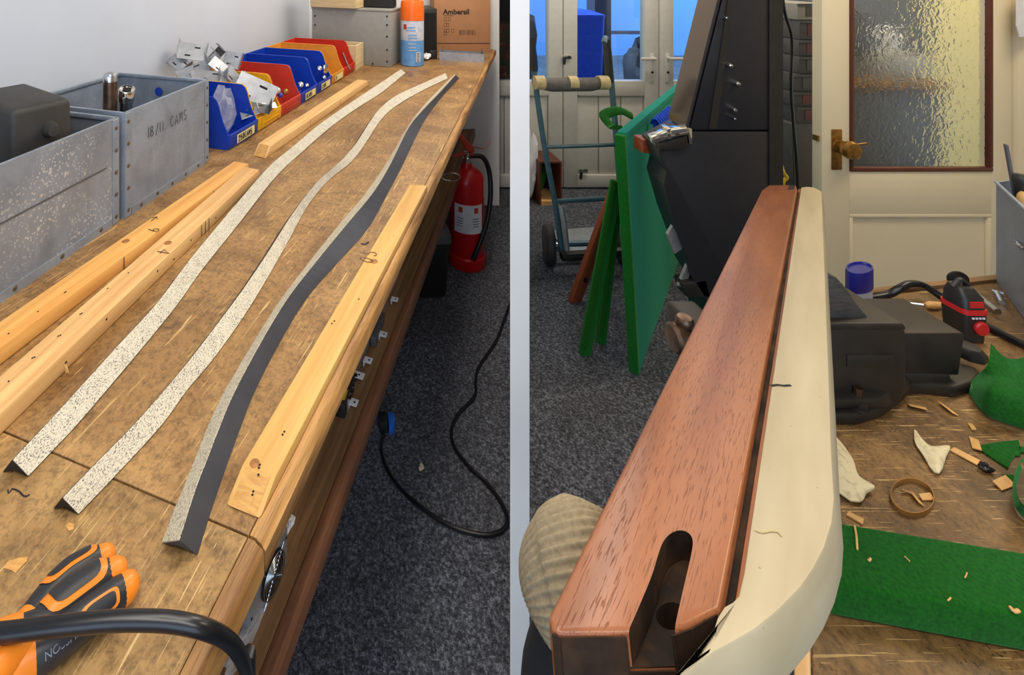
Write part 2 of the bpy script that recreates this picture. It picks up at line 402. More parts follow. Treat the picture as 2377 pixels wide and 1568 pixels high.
nt.links.new(mix(nt, ramp(nt, vo.outputs['Distance'], [(0.03, 0.5), (0.05, 0.0)]), ramp(nt, f, [(0.3, lin((172, 157, 125))), (0.7, lin((188, 174, 144)))]), lin((70, 55, 40))), b.inputs['Base Color'])
M['cushion'] = m
def felt(name, a, c):
    mm, nt, b = newmat(name); b.inputs['Roughness'].default_value = 0.95; b.inputs['Specular IOR Level'].default_value = 0.15
    b.inputs['Sheen Weight'].default_value = 0.3; b.inputs['Sheen Tint'].default_value = (0.2, 0.8, 0.3, 1)
    f = noise(nt, coords(nt), 260, 3, 0.7); nt.links.new(ramp(nt, f, [(0.3, lin(a)), (0.7, lin(c))]), b.inputs['Base Color']); bump(nt, b, f, 0.35, 0.001)
    return mm
M['felt'] = felt('green_felt', (8, 60, 8), (26, 92, 20))
M['felt_d'] = felt('dark_green_felt', (10, 80, 22), (26, 112, 38))
M['teal'] = felt('teal_felt', (10, 104, 104), (28, 138, 132))
M['iron'] = simple('vise_iron', (46, 41, 36), 0.5, 0.3, 0.2, 26, bmp=0.12)
M['iron_worn'] = simple('worn_vise_jaw', (96, 96, 96), 0.4, 0.7, 0.25, 60, stretch=(1, 1, 6))
M['brass'] = simple('aged_brass', (150, 112, 56), 0.35, 0.8, 0.25, 60)
M['beading'] = simple('brown_beading', (92, 46, 34), 0.45, var=0.12)
m, nt, b = newmat('hammered_glass'); b.inputs['Base Color'].default_value = (0.92, 0.94, 0.92, 1); b.inputs['Roughness'].default_value = 0.10
b.inputs['Transmission Weight'].default_value = 1.0; b.inputs['IOR'].default_value = 1.22
bump(nt, b, noise(nt, coords(nt), 42, 2, 0.5, 0.6), 0.35, 0.010); M['hammered'] = m
M['pane'] = glassmat('clear_pane', (0.86, 0.94, 1.0), 0.03, 0.06)
M['cab'] = simple('black_laminate', (33, 34, 40), 0.4, var=0.12, scale=30)
M['screen'] = simple('dark_mirror_glass', (96, 80, 68), 0.12, 0.6, 0.08, 3)
M['teal_paint'] = simple('teal_paint', (58, 92, 106), 0.4, var=0.12)
M['grip'] = simple('grey_foam_grip', (92, 88, 86), 0.7, var=0.2, scale=30)
M['tape'] = simple('brown_tape', (190, 172, 128), 0.5, var=0.15)
M['tyre'] = simple('tyre_rubber', (42, 42, 44), 0.7, var=0.15)
M['brownrail'] = wood('red_brown_rail', (156, 78, 40), (122, 54, 28), 0.4, 14)
M['knit'] = simple('beige_knit', (142, 128, 102), 0.95, var=0.16, scale=300)
M['sleeve'] = simple('black_sleeve', (16, 17, 20), 0.9, var=0.2)
M['leather'] = simple('cream_offcut', (220, 206, 168), 0.7, c2=(188, 174, 136), scale=120, lo=0.3, hi=0.5)
M['shaving'] = simple('wood_shaving', (220, 170, 104), 0.6, var=0.15)
M['ring'] = simple('amber_ring', (150, 106, 50), 0.35, var=0.15)
M['bluecap'] = simple('dark_blue_cap', (30, 34, 130), 0.35, var=0.06)
M['toolred'] = simple('tool_red', (196, 34, 36), 0.4, var=0.06)
M['clampred'] = simple('clamp_red', (176, 70, 66), 0.5, var=0.15)
M['binblue'] = simple('outdoor_bin_blue', (24, 84, 230), 0.5, var=0.1)
M['render_out'] = paint_wall('outside_render', (112, 164, 226))  # blue of the daylight put into the far wall's colour
M['paving'] = simple('outside_paving', (90, 100, 110), 0.8, var=0.2, scale=6)
M['post'] = simple('dark_post', (64, 62, 78), 0.6, var=0.2)
M['maroon'] = simple('maroon_label', (98, 58, 56), 0.6, var=0.15)
M['purple'] = simple('outside_purple', (150, 120, 200), 0.6)
M['floral'] = None
m, nt, b = newmat('floral_cloth'); b.inputs['Roughness'].default_value = 0.9; f = noise(nt, coords(nt), 9, 3, 0.6, 1.0)
nt.links.new(ramp(nt, f, [(0.36, lin((20, 44, 16))), (0.46, lin((70, 84, 30))), (0.54, lin((120, 30, 28))), (0.66, lin((190, 110, 70)))]), b.inputs['Base Color']); M['floral'] = m
M['bucket'] = simple('blue_grey_bucket', (74, 92, 124), 0.4, var=0.1)
M['plugblue'] = simple('blue_plug_cover', (40, 110, 210), 0.45, var=0.05)
M['yellowtag'] = simple('yellow_label', (214, 180, 40), 0.6)
M['wire_y'] = simple('yellow_wire', (212, 180, 50), 0.45)
M['near_black'] = simple('dark_void', (20, 18, 18), 0.9)
# ------------------------------------------------------------------ the setting
BZ = 1.02                                            # left bench top
def wallX(D): return -0.173+0.31*(D-3.2)
struct('floor', abox(-2.4, 4.8, -1.7, 4.9, -0.05, 0.0), M['carpet'])
struct('ceiling', abox(-2.4, 4.8, -1.7, 4.9, 2.5, 2.55), M['ceil'])
struct('wall_left', hexa([Vector((wallX(-1.7), -1.7, 0)), Vector((wallX(-1.7)-.1, -1.7, 0)), Vector((wallX(3.3)-.1, 3.3, 0)), Vector((wallX(3.3), 3.3, 0))],
       [Vector((wallX(-1.7), -1.7, 2.5)), Vector((wallX(-1.7)-.1, -1.7, 2.5)), Vector((wallX(3.3)-.1, 3.3, 2.5)), Vector((wallX(3.3), 3.3, 2.5))]), M['wall'])
struct('wall_rear', abox(-0.3, 1.055, 3.2, 3.32, 0, 2.5), M['white'])
struct('wall_passage', abox(0.3, 1.75, 4.6, 4.7, 0, 2.5), M['near_black'])  # passage darkness put into both its walls as near-black colour
struct('wall_passage_side', abox(0.2, 0.3, 3.32, 4.7, 0, 2.5), M['near_black'])
c0 = Vector((0.3709, 1.0, 0)); pd = Vector((0.371, 1, 0)); hw = Vector((0.0196, 0, 0))
struct('wall_partition', hexa([c0-hw, c0+hw, c0+pd*3.7+hw, c0+pd*3.7-hw], [c0-hw+UP*2.5, c0+hw+UP*2.5, c0+pd*3.7+hw+UP*2.5, c0+pd*3.7-hw+UP*2.5]), M['white'])
# unseen wall behind the camera; its opening is added to let bluish daylight in
struct('wall_back_sill', abox(-2.4, 4.8, -1.7, -1.6, 0, 0.75), M['white'])
struct('wall_back_head', abox(-2.4, 4.8, -1.7, -1.6, 2.2, 2.5), M['white'])
struct('wall_back_pier', abox(-2.4, -1.3, -1.7, -1.6, 0.75, 2.2), M['white'])
struct('wall_back_pier', abox(1.0, 4.8, -1.7, -1.6, 0.75, 2.2), M['white'])
struct('wall_right', abox(3.35, 3.45, -1.6, 1.95, 0, 2.5), M['cream'])
struct('wall_right_rear', abox(4.7, 4.8, 1.9, 4.9, 0, 2.5), M['cream'])

# ------------------------------------------------------------------ left bench
s0 = P(415, 1564, BZ); s1 = P(1132, 140, BZ); bd = (s1-s0); bd.z = 0; bd.normalize(); bn = Vector((bd.y, -bd.x, 0))   # bn points to the aisle
def seam(D): return s0+bd*((D-s0.y)/bd.y)
END = 3.13; NEAR = -0.45
wb = thing('workbench', 'long wooden workbench with scratched brown hardboard top along the white wall', 'workbench', (-0.1, 1.2, 0))
j0 = P(13, 1003, BZ); j1 = P(576, 1244, BZ); jd = (j1-j0).normalized()
def onwall(a, d):   # point on joint line at the wall
    t = 0
    for _ in range(60):
        p = a-d*t
        if p.x < wallX(p.y)+0.02: break
        t += 0.02
    return p
jw = onwall(j0, jd)
T = 0.02
def slab(poly, z, th): return prism([Vector((p.x, p.y, z)) for p in poly], Vector((0, 0, -th)))
gap = jd.cross(UP)*0.0008
je = s0+bd*((j1-s0).dot(bd))
mk('board', slab([jw+gap*-1.2, je-gap*1.2, seam(END), Vector((wallX(END)+.02, END, BZ))] if gap.y < 0 else [jw+gap*1.2, je+gap*1.2, seam(END), Vector((wallX(END)+.02, END, BZ))], BZ, T), M['bench'], wb, xd=bd, bev=0.0008, seg=1)
g2 = gap if gap.y < 0 else -gap
mk('board', slab([Vector((wallX(NEAR)+.02, NEAR, BZ)), seam(NEAR), je+g2*1.2, jw+g2*1.2], BZ, T), M['bench2'], wb, xd=bd, bev=0.0008, seg=1)
# worn rounded lipping in two lengths
def lipping(a, b):
    sec = [(0.0, 0.0)]+[(0.0168-0.010+0.010*math.sin(math.radians(q)), -0.010+0.010*math.cos(math.radians(q))) for q in (0, 20, 40, 60, 80)]+[(0.0168, -0.027), (0.0, -0.027)]
    n = 40; V = []; Fc = []; m = len(sec)
    for i in range(n+1):
        p = a+(b-a)*(i/n)
        wob = [random.uniform(-0.0012, 0.0008) for _ in sec]
        for k, (o, h) in enumerate(sec):
            q = p+bn*(0.0012+o+(wob[k] if 1 < k < m-2 else 0)); V.append(Vector((q.x, q.y, BZ+h+(wob[k] if 1 < k < m-2 else 0))))
    for i in range(n):
        for k in range(m): Fc.append((i*m+k, i*m+(k+1) % m, (i+1)*m+(k+1) % m, (i+1)*m+k))
    Fc += [tuple(range(m-1, -1, -1)), tuple(n*m+k for k in range(m))]
    return (V, Fc)
mk('lipping', lipping(seam(NEAR), je-bd*0.0015), M['lip'], wb, xd=bd, smooth=True, ang=50)
mk('lipping', lipping(je+bd*0.001, seam(END)), M['lip'], wb, xd=bd, smooth=True, ang=50)
# apron behind the lipping, lower shelf, shelf edge, legs
FR = 0.018                                          # front of lipping from the seam
def fr(D, off): p = seam(D)+bn*(FR+off); return Vector((p.x, p.y, 0))
mk('apron', prism([fr(NEAR, -.09)+UP*(BZ-T), fr(END, -.09)+UP*(BZ-T), fr(END, -.09)+UP*(BZ-.06), fr(NEAR, -.09)+UP*(BZ-.06)], -bn*0.02), M['redwood'], wb, xd=bd)
SZ = 0.5; SR = -0.128
def back(D, off=0.03): return Vector((wallX(D)+off, D, 0))
mk('shelf', hexa([fr(NEAR, SR-.022)+UP*(SZ-.018), back(NEAR)+UP*(SZ-.018), back(END)+UP*(SZ-.018), fr(END, SR-.022)+UP*(SZ-.018)],
                 [fr(NEAR, SR-.022)+UP*SZ, back(NEAR)+UP*SZ, back(END)+UP*SZ, fr(END, SR-.022)+UP*SZ]), M['shelfwood'], wb, xd=bd)
mk('shelf_edge', prism([fr(NEAR, SR)+UP*(SZ+.004), fr(END, SR)+UP*(SZ+.004), fr(END, SR)+UP*(SZ-.05), fr(NEAR, SR)+UP*(SZ-.05)], -bn*0.0215), M['redwood'], wb, xd=bd, bev=0.004)
for D in (-0.3, 2.02, 3.08):
    for off in (-.3, -.55):
        p = fr(D, off)
        if off < -.4 and p.x < wallX(D)+.06: p.x = wallX(D)+.08
        mk('leg', obox(p+UP*((BZ-T)/2), bd*.032, bn*.03, UP*((BZ-T)/2)), M['shelfwood'], wb, bev=0.003)
mk('leg_block', obox(fr(2.02, -.29)+UP*.535, bd*.05, bn*.042, UP*.034), M['shelfwood'], wb, bev=0.002)

# ------------------------------------------------------------------ galvanised steel boxes
def steel_box(name, label, FRp, L, Wd, hgt, mat, group):
    u = Vector((0.299, 0.954, 0)); v = Vector((-0.954, 0.299, 0))      # along the front, towards the wall
    o = Vector((FRp.x, FRp.y, BZ))-u*L
    t = thing(name, label, 'steel box', o+u*L/2+v*Wd/2, group)
    th = 0.0018
    mk('base', obox(o+u*L/2+v*Wd/2+UP*.0015, u*(L/2-.003), v*(Wd/2-.003), UP*.0012), mat, t)
    for nm, c, a, b_ in (('front_panel', o+u*L/2, u*(L/2), v*(th/2)), ('back_panel', o+u*L/2+v*Wd, u*(L/2), v*(th/2)),
                        ('end_panel', o+v*Wd/2, v*(Wd/2), u*(th/2)), ('end_panel', o+u*L+v*Wd/2, v*(Wd/2), u*(th/2))):
        mk(nm, obox(c+UP*hgt/2, a, b_, UP*hgt/2), mat, t, xd=u)
    # folded rim
    for c, a, sgn in ((o+u*L/2, u*(L/2), v), (o+u*L/2+v*Wd, u*(L/2), -v), (o+v*Wd/2, v*(Wd/2), u), (o+u*L+v*Wd/2, v*(Wd/2), -u)):
        mk('rim', obox(c+sgn*.003+UP*(hgt-.004), a, sgn*.0035, UP*.0045), M['galv'], t, bev=0.0015)
    # corner strips with rivets on the front
    for e, s in ((0.0, 1), (L, -1)):
        mk('corner_strip', obox(o+u*(e+s*.009)-v*.0016+UP*hgt/2, u*.009, v*.0009, UP*(hgt/2-.002)), M['galv'], t, bev=0.0004, seg=1)
        for k in range(5):
            mk('rivet', lathe([(.0046, 0), (.0040, .0010), (.0022, .0018), (0, .0021)], o+u*(e+s*.009)-v*.0025+UP*(.016+(hgt-.036)*k/4), 8, -v), M['rivet'], t, smooth=True)
    mk('bottom_strip', obox(o+u*L/2-v*.0014+UP*.008, u*(L/2-.02), v*.0008, UP*.008), M['galv'], t)
    for k in range(5):
        mk('rivet', lathe([(.0046, 0), (.0040, .0010), (.0022, .0018), (0, .0021)], o+u*(.05+(L-.1)*k/4)-v*.0022+UP*.009, 8, -v), M['rivet'], t, smooth=True)
    return t, o, u, v
b1, o1, u1, v1 = steel_box('steel_box', 'spotted galvanised steel box holding a black plastic cover, nearest along the wall', P(275, 515, BZ), 0.47, 0.29, 0.217, M['galv_spot'], 'galvanised steel boxes on the bench')
mk('crease', obox(o1+u1*.235-v1*.0016+UP*.125, u1*.2, v1*.0005, UP*.0012), M['greydark'], b1)
b2, o2, u2, v2 = steel_box('steel_box', 'galvanised steel box with handwritten 18/11 CAMS on its front', P(483, 375, BZ), 0.32, 0.29, 0.222, M['galv'], 'galvanised steel boxes on the bench')
mk('lettering', ink('18/11. CAMS', o2+u2*.066-v2*.0030+UP*.146, u2, UP, 0.023, 0.0014), M['ink'], b2, label='black marker writing')
mk('sticker', cyl(o2+u2*.3165+v2*.155+UP*.178, .012, .0008, -u2, 20), M['blue'], b2, label='round blue sticker')
# black moulded cover in the first box
bc = thing('plastic_cover', 'dusty black moulded plastic cover sitting in the nearest steel box', 'cover', (-.6, .95, BZ+.01))
A = P(50, 262, 1.30); Bq = P(199, 229, 1.30); Cq = P(83, 191, 1.30)
e1 = (Bq-A); e2 = (Cq-Bq); A = A+v1*.026
def grow(k, z): 
    c = A+e1/2+e2/2; return [Vector((c.x, c.y, z))+(p-c)*k for p in (A, A+e1, A+e1+e2, A+e2)]
def flat(ps, z): return [Vector((p.x, p.y, z)) for p in ps]
mk('shell', hexa(flat(grow(1.0, 0), BZ+.12), flat(grow(0.95, 0), 1.30)), M['lidblack'], bc, bev=0.012, seg=3)
mk('support', hexa(flat(grow(0.9, 0), BZ+.004), flat(grow(0.9, 0), BZ+.122)), M['black'], bc)
pk = A+e1*.60+UP*(-.048)
mk('cable_gland', lathe([(.015, -.004), (.013, .006), (.010, .016), (.0, .017)], pk, 18, -e2), M['lidblack'], bc, smooth=True)
# tubes standing in the second box
tb = thing('steel_tube', 'brown steel tube with polished end standing in the box marked CAMS', 'tube', (-.49, 1.07, BZ+.005), 'tube tools in the second box')
tt = Q(256, 176, 1.075); bb = Vector((tt.x-.004, tt.y+.004, BZ+.004))
mk('shaft', tube([bb, tt], .0145, 20), M['brown_steel'], tb, smooth=True)
mk('polished_end', lathe([(.0147, -.012), (.0147, 0), (.012, .005), (.006, .008), (0, .009)], tt, 20, tt-bb), M['steel'], tb, smooth=True)
ts = thing('socket', 'chrome socket with square drive hole leaning in the box marked CAMS', 'socket', (-.46, 1.1, BZ+.005), 'tube tools in the second box')
st = Q(295, 206, 1.10); sb = Vector((st.x-.05, st.y+.06, BZ+.006)); ax = (st-sb).normalized()
mk('shaft', tube([sb, st-ax*.03], .0155, 20), M['steel'], ts, smooth=True)
mk('head', lathe([(.0155, -.03), (.0178, -.028), (.0178, -.002), (.0165, 0), (.0155, 0), (.0150, -.003), (0, -.003)], st, 24, ax), M['chrome'], ts, smooth=True)
sx = Vector((1, 0, .2)); sx = (sx-ax*sx.dot(ax)).normalized(); sy = ax.cross(sx)
mk('square_hole', obox(st-ax*.002, (sx+sy*.2).normalized()*.0085, (sy-sx*.2).normalized()*.0085, ax*.0008), M['near_black'], ts)

# ------------------------------------------------------------------ open-fronted storage bins
BD = Vector((0.345, 0.9386, 0)).normalized(); BV = Vector((-BD.y, BD.x, 0))
BO = P(533, 351, BZ)
BW = 0.165
def storage_bin(i, mat, label, text=None):
    o = BO+BD*(i*BW*1.0); wd = BW-.003; dp = .33; hh = .148; lip = .042
    t = thing('storage_bin', label, 'storage bin', o+BD*wd/2+BV*dp/2, 'open fronted bins along the wall')
    prof = [(0.012, 0.0), (0.0, .006), (-.001, lip)]
    S = [(.006, lip+.003), (.014, .058), (.024, .078), (.032, .1), (.038, .122), (.046, .140), (.056, .147), (.075, hh), (dp, hh), (dp, 0)]
    side = [(0.016, 0.0), (0.0, .006), (0.0, lip)]+S
    for e in (0.0, wd-.0028):
        mk('side_wall', prism([o+BD*e+BV*a+UP*(b_+.0005) for a, b_ in side], BD*.0028), mat, t, bev=0.0006, seg=1)
    mk('floor_panel', obox(o+BD*wd/2+BV*(dp/2+.006)+UP*.0022, BD*(wd/2-.003), BV*(dp/2-.008), UP*.0015), mat, t)
    mk('back_wall', obox(o+BD*wd/2+BV*(dp-.0015)+UP*hh/2, BD*(wd/2-.003), BV*.0014, UP*(hh/2-.001)), mat, t)
    mk('front_lip', hexa([o+BD*.001+UP*.005, o+BD*(wd-.001)+UP*.005, o+BD*(wd-.001)+BV*.003+UP*.003, o+BD*.001+BV*.003+UP*.003],
                         [o+BD*.001-BV*.003+UP*(lip+.003), o+BD*(wd-.001)-BV*.003+UP*(lip+.003), o+BD*(wd-.001)+BV*.003+UP*(lip+.003), o+BD*.001+BV*.003+UP*(lip+.003)]), mat, t, bev=0.0008, seg=1)
    for e in (.0, wd-.0035):
        mk('rim', tube([o+BD*(e+.0018)+BV*a+UP*(b_+.0005) for a, b_ in S[:-1]], .0024, 6), mat, t, smooth=True)
    mk('rim', tube([o+BD*.002+BV*(dp-.001)+UP*hh, o+BD*(wd-.002)+BV*(dp-.001)+UP*hh], .0026, 6), mat, t)
    f0 = o+BD*.022-BV*.0042+UP*.010
    if text:
        q = mk('label_card', obox(f0+BD*.062+UP*.013, BD*.05, BV*.0006, UP*.0125), M['label'], t)
        mk('lettering', ink(text, f0+BD*.018-BV*.0012+UP*.006, BD, UP, .016, .0026, 0.72), M['ink'], q)
    else:
        mk('label_slot', obox(f0+BD*.062+UP*.013, BD*.055, BV*.0008, UP*.0015), mat, t)
        for e in (.005, .119): mk('label_slot', obox(f0+BD*e+UP*.013, BD*.0016, BV*.0012, UP*.013), mat, t)
    return o
bins = [('blue', 'blue open-fronted bin labelled 250 CAMS beside the steel box', '250CAMS'), ('yellow', 'yellow open-fronted bin heaped with grey metal plates', None),
        ('red', 'red open-fronted bin between the yellow bin and blue bins', None), ('blue', 'blue open-fronted bin next to the red bin', '0CAMS'),
        ('blue', 'blue open-fronted bin next to the ochre bin', 'CAMS'), ('ochre', 'ochre yellow open-fronted bin between blue and red bins', '11'),
        ('red2', 'orange-red open-fronted bin farthest along the row, by pale crate', None)]
bo = [storage_bin(i, M[c], l, t) for i, (c, l, t) in enumerate(bins)]
# clear bag in the first bin
def crumple(c, ru, rv, h, seed, nu=14, nv=9, up=UP, U=BD, V=BV):
    rnd = random.Random(seed); Vt = []; Fc = []
    ph = [rnd.uniform(0, 6.28) for _ in range(6)]
    for j in range(nv+1):
        a = math.pi*j/nv
        for i in range(nu):
            q = 2*math.pi*i/nu
            k = 1+.16*math.sin(3*q+ph[0]+2*a)+.12*math.sin(5*q+ph[1]-3*a)+rnd.uniform(-.07, .07)
            Vt.append(c+U*(ru*math.sin(a)*math.cos(q)*k)+V*(rv*math.sin(a)*math.sin(q)*k)+up*(h*(1-math.cos(a))/2*k))
    for j in range(nv):
        for i in range(nu): Fc.append((j*nu+i, j*nu+(i+1) % nu, (j+1)*nu+(i+1) % nu, (j+1)*nu+i))
    return (Vt, Fc)
o = bo[0]
one('plastic_bag', crumple(o+BD*.085+BV*.075+UP*.012, .052, .03, .125, 17, 12, 7, up=(UP+BD*.35+BV*.2).normalized()), M['bag'], 'crumpled clear plastic bag standing in the blue 250 CAMS bin', 'bag')
# steel brackets heaped over the first bins
def bracket(c, R, a, b_, kind, label, mat='zinc'):
    t = thing('steel_bracket', label, 'bracket', c, 'loose steel brackets heaped on the bins')
    ux, uy, uz = R
    mk('plate', obox(c, ux*a, uy*b_, uz*.0012), M[mat], t, bev=0.0008, seg=1)
    if kind != 'flat':
        mk('flange', obox(c+ux*a+uz*a*.42, uz*a*.42, uy*b_, ux*.0012), M[mat], t, bev=0.0008, seg=1)
    if kind == 'u':
        mk('flange', obox(c-ux*a+uz*a*.42, uz*a*.42, uy*b_, ux*.0012), M[mat], t, bev=0.0008, seg=1)
    for s in (-.5, .5):
        mk('slot', obox(c+ux*a*s*.6+uy*b_*s+uz*.0013, ux*a*.2, uy*b_*.08, uz*.0004), M['near_black'], t)
    return t
def rot(ax, ay, az):
    R = Matrix.Rotation(az, 3, 'Z') @ Matrix.Rotation(ay, 3, 'Y') @ Matrix.Rotation(ax, 3, 'X')
    return [R @ Vector(v) for v in ((1, 0, 0), (0, 1, 0), (0, 0, 1))]
BR = [((447, 120), 1.80, (1.0, .15, .15), .050, .032, 'u', 'uppermost bent steel bracket on the heap, slotted face towards the room'),
      ((418, 148), 1.78, (.7, .5, -.5), .048, .026, 'l', 'bent steel bracket jutting towards the wall at the heap edge'),
      ((448, 164), 1.72, (.6, -.3, .5), .055, .026, 'l', 'slotted steel bracket under the uppermost bracket'),
      ((478, 152), 1.76, (.8, -.7, .4), .055, .018, 'l', 'narrow steel strip standing up in the bracket heap'),
      ((502, 128), 1.80, (.9, -.8, .2), .032, .02, 'l', 'small dark bracket tip pointing up behind the heap'),
      ((488, 180), 1.66, (.75, .1, .15), .058, .028, 'u', 'wide steel channel bracket lying level on the blue bin'),
      ((520, 163), 1.70, (.8, .7, .1), .056, .022, 'l', 'pale bracket leaning down towards the red bin'),
      ((540, 140), 1.80, (1.1, .2, -.1), .034, .03, 'l', 'bluish bracket with a red mark beside the red bin'),
      ((545, 182), 1.68, (.9, .9, .3), .045, .022, 'l', 'bracket dropping into the yellow bin'),
      ((470, 185), 1.64, (.3, .2, .4), .05, .022, 'l', 'shadowed bracket at the bottom of the heap by the steel box'),
      ((592, 212), 1.655, (1.0, .45, .1), .070, .046, 'flat', 'large rounded grey plate leaning in the yellow bin'),
      ((598, 250), 1.60, (.6, .25, .3), .038, .02, 'l', 'short dark bracket lying in the yellow bin front'),
      ((618, 246), 1.64, (.7, .1, .7), .04, .012, 'flat', 'thin steel strip across the yellow bin front'),
      ((580, 262), 1.58, (.6, -.3, .2), .03, .016, 'l', 'small grey clip nearest the lip of the yellow bin')]
for k, (px, D, r, a, b_, kd, lab) in enumerate(BR):
    bracket(Q(px[0], px[1], D), rot(*r), a, b_, kd, lab, 'zinc' if k not in (4, 11) else 'greydark')
# small fittings in the other bins
def knob(px, D, r, label, mat='chrome', i=0):
    c = Q(px[0], px[1], D)
    t = thing('bin_fitting', label, 'fitting', c, 'small metal fittings in the bins')
    mk('head', lathe([(r*.3, 0), (r, r*.3), (r*.95, r*.8), (r*.5, r*1.15), (0, r*1.2)], c, 14, (.3, -.7, .5)), M[mat], t, smooth=True)
    mk('stem', tube([c, c+Vector((.01*(i % 3-1), .02, -.028))], r*.32, 8), M['steel'], t, smooth=True)
knob((643, 212), 1.78, .012, 'domed chrome cap in the red bin', i=1); knob((650, 222), 1.79, .009, 'blue steel knob in the red bin', 'blue', 2)
knob((662, 214), 1.83, .011, 'brass ring fitting in the red bin', 'brass')
knob((697, 198), 1.95, .012, 'round chrome knob in the blue bin next to the red', i=1); knob((712, 199), 1.98, .008, 'small chrome pin in the blue bin next to the red', i=2)
knob((741, 160), 2.10, .011, 'oval chrome knob in the blue bin next to the ochre'); knob((752, 180), 2.10, .008, 'small chrome hook in the blue bin next to the ochre', i=1)
c = Q(755, 160, 2.14); one('chrome_block', obox(c, BD*.02, BV*.006, UP*.02), M['chrome'], 'square chrome plate in the blue bin next to the ochre', 'fitting', 'small metal fittings in the bins', bev=0.006)
c = Q(795, 122, 2.40); one('steel_pin', tube([c, c+Vector((.02, .0, -.05)), c+Vector((.035, .0, -.08))], .006, 8), M['steel'], 'thin steel pin leaning in the farthest red bin', 'fitting', 'small metal fittings in the bins', smooth=True)

# ------------------------------------------------------------------ far end of the bench
# pale open crate behind the last bin
o = bo[6]+BD*(BW+.012)
cr_ = thing('wooden_crate', 'pale wooden open crate behind the farthest red bin', 'crate', o+BD*.06+BV*.2)
for nm, c, a, b_ in (('side_board', o+BV*.2, BV*.2, BD*.005), ('side_board', o+BD*.12+BV*.2, BV*.2, BD*.005), ('end_board', o+BD*.06+BV*.0, BD*.065, BV*.005), ('end_board', o+BD*.06+BV*.4, BD*.065, BV*.005)):
    mk(nm, obox(c+UP*.062, a, b_, UP*.062), M['crate'], cr_, xd=a, bev=0.001, seg=1)
mk('bottom_board', obox(o+BD*.06+BV*.2+UP*.005, BD*.055, BV*.195, UP*.004), M['crate'], cr_)
# grey steel case with black screws
R0 = P(907, 157, BZ); L0 = Vector((-0.135, 2.76, BZ)); cu = (L0-R0).normalized(); cn = Vector((-cu.y, cu.x, 0)); cn = cn if cn.y > 0 else -cn
cl = (L0-R0).length
gc = thing('steel_case', 'grey painted steel case with black screws at the bench corner', 'case', R0+cu*cl/2+cn*.1)
mk('body', obox(R0+cu*cl/2+cn*.1+UP*.145, cu*cl/2, cn*.1, UP*.145), M['greypaint'], gc, bev=0.004)
mk('lid', obox(R0+cu*cl/2+cn*.1+UP*.294, cu*(cl/2+.003), cn*.103, UP*.006), M['greypaint'], gc, bev=0.003)
for a, h in ((.02, .03), (.02, .09), (.02, .16), (.02, .22), (.02, .265), (cl-.02, .25), (cl-.02, .2), (.1, .012), (.2, .012)):
    mk('screw', lathe([(.0055, 0), (.0045, .003), (0, .004)], R0+cu*a-cn*.0+UP*h, 8, -cn), M['black'], gc, smooth=True)
wo = Q(826, 22, 2.60); wo.z = 1.321
bx = thing('wooden_box', 'light wooden box resting on top of the grey steel case', 'box', (.0, 2.75, 1.322))
fa = Vector((0.105, 2.62, 0)); fb = Vector((-.14, 2.735, 0)); fu = (fb-fa).normalized(); fn = Vector((fu.y, -fu.x, 0)); fn = fn if fn.y > 0 else -fn
fl = (fb-fa).length
mk('front_board', obox(fa+fu*fl/2+UP*(1.322+.09), fu*fl/2, fn*.006, UP*.09), M['crate'], bx, xd=fu, bev=0.002)
mk('back_board', obox(fa+fu*fl/2+fn*.14+UP*(1.322+.09), fu*fl/2, fn*.006, UP*.09), M['crate'], bx, xd=fu)
for e in (.006, fl-.006): mk('side_board', obox(fa+fu*e+fn*.07+UP*(1.322+.09), fn*.063, fu*.006, UP*.0895), M['crate'], bx, xd=fn)
mk('bottom_board', obox(fa+fu*fl/2+fn*.07+UP*1.326, fu*(fl/2-.01), fn*.06, UP*.003), M['crate'], bx)
one('instrument_case', obox((.235, 2.72, 1.322+.08), (.085, -.034, 0), (.012, .03, 0), (0, 0, .08)), M['black'], 'black case on the grey steel case behind the orange-capped can', 'case', bev=0.006)
# aerosol can
cb = P(957, 150, BZ); rr = .062
ac = thing('aerosol_can', 'aerosol can with orange cap and blue and white label', 'aerosol can', cb)
mk('body', lathe([(rr-.004, 0), (rr, .004), (rr, .135)], cb, 32), M['bluecan'], ac, smooth=True)
mk('upper_label', lathe([(rr, .135), (rr, .238), (rr-.003, .243), (rr-.003, .244), (0, .244)], cb, 32), M['whitecan'], ac, smooth=True)
mk('cap', lathe([(rr+.001, .24), (rr+.001, .30), (rr-.002, .335), (rr-.006, .344), (rr-.014, .344), (rr-.016, .336), (0, .336)], cb, 32), M['orange'], ac, smooth=True)
fd = Vector((-cb.x, -cb.y, 0)).normalized(); fs = Vector((-fd.y, fd.x, 0))
for h, a, wd in ((.205, -.1, .05), (.19, -.1, .06), (.165, 0, .055), (.15, .05, .06), (.12, 0, .05), (.1, 0, .045), (.085, .05, .05)):
    dv = (fd+fs*a).normalized(); mk('print_line', obox(cb+dv*(rr+.0006)+UP*h, Vector((-dv.y, dv.x, 0))*wd*.42, dv*.0004, UP*.0022), M['bluecan' if h > .135 else 'whitecan'], ac)
dv = (fd+fs*.55).normalized(); mk('barcode', obox(cb+dv*(rr+.0008)+UP*.05, Vector((-dv.y, dv.x, 0))*.012, dv*.0005, UP*.026), M['paper'], ac)
for k in range(6): mk('barcode_bar', obox(cb+dv*(rr+.0014)+UP*(.03+.008*k), Vector((-dv.y, dv.x, 0))*.008, dv*.0003, UP*.0018), M['ink'], ac)
dv = (fd-fs*.75).normalized(); mk('emblem', obox(cb+dv*(rr+.0006)+UP*.208, Vector((-dv.y, dv.x, 0))*.009, dv*.0005, UP*.013), M['red'], ac)
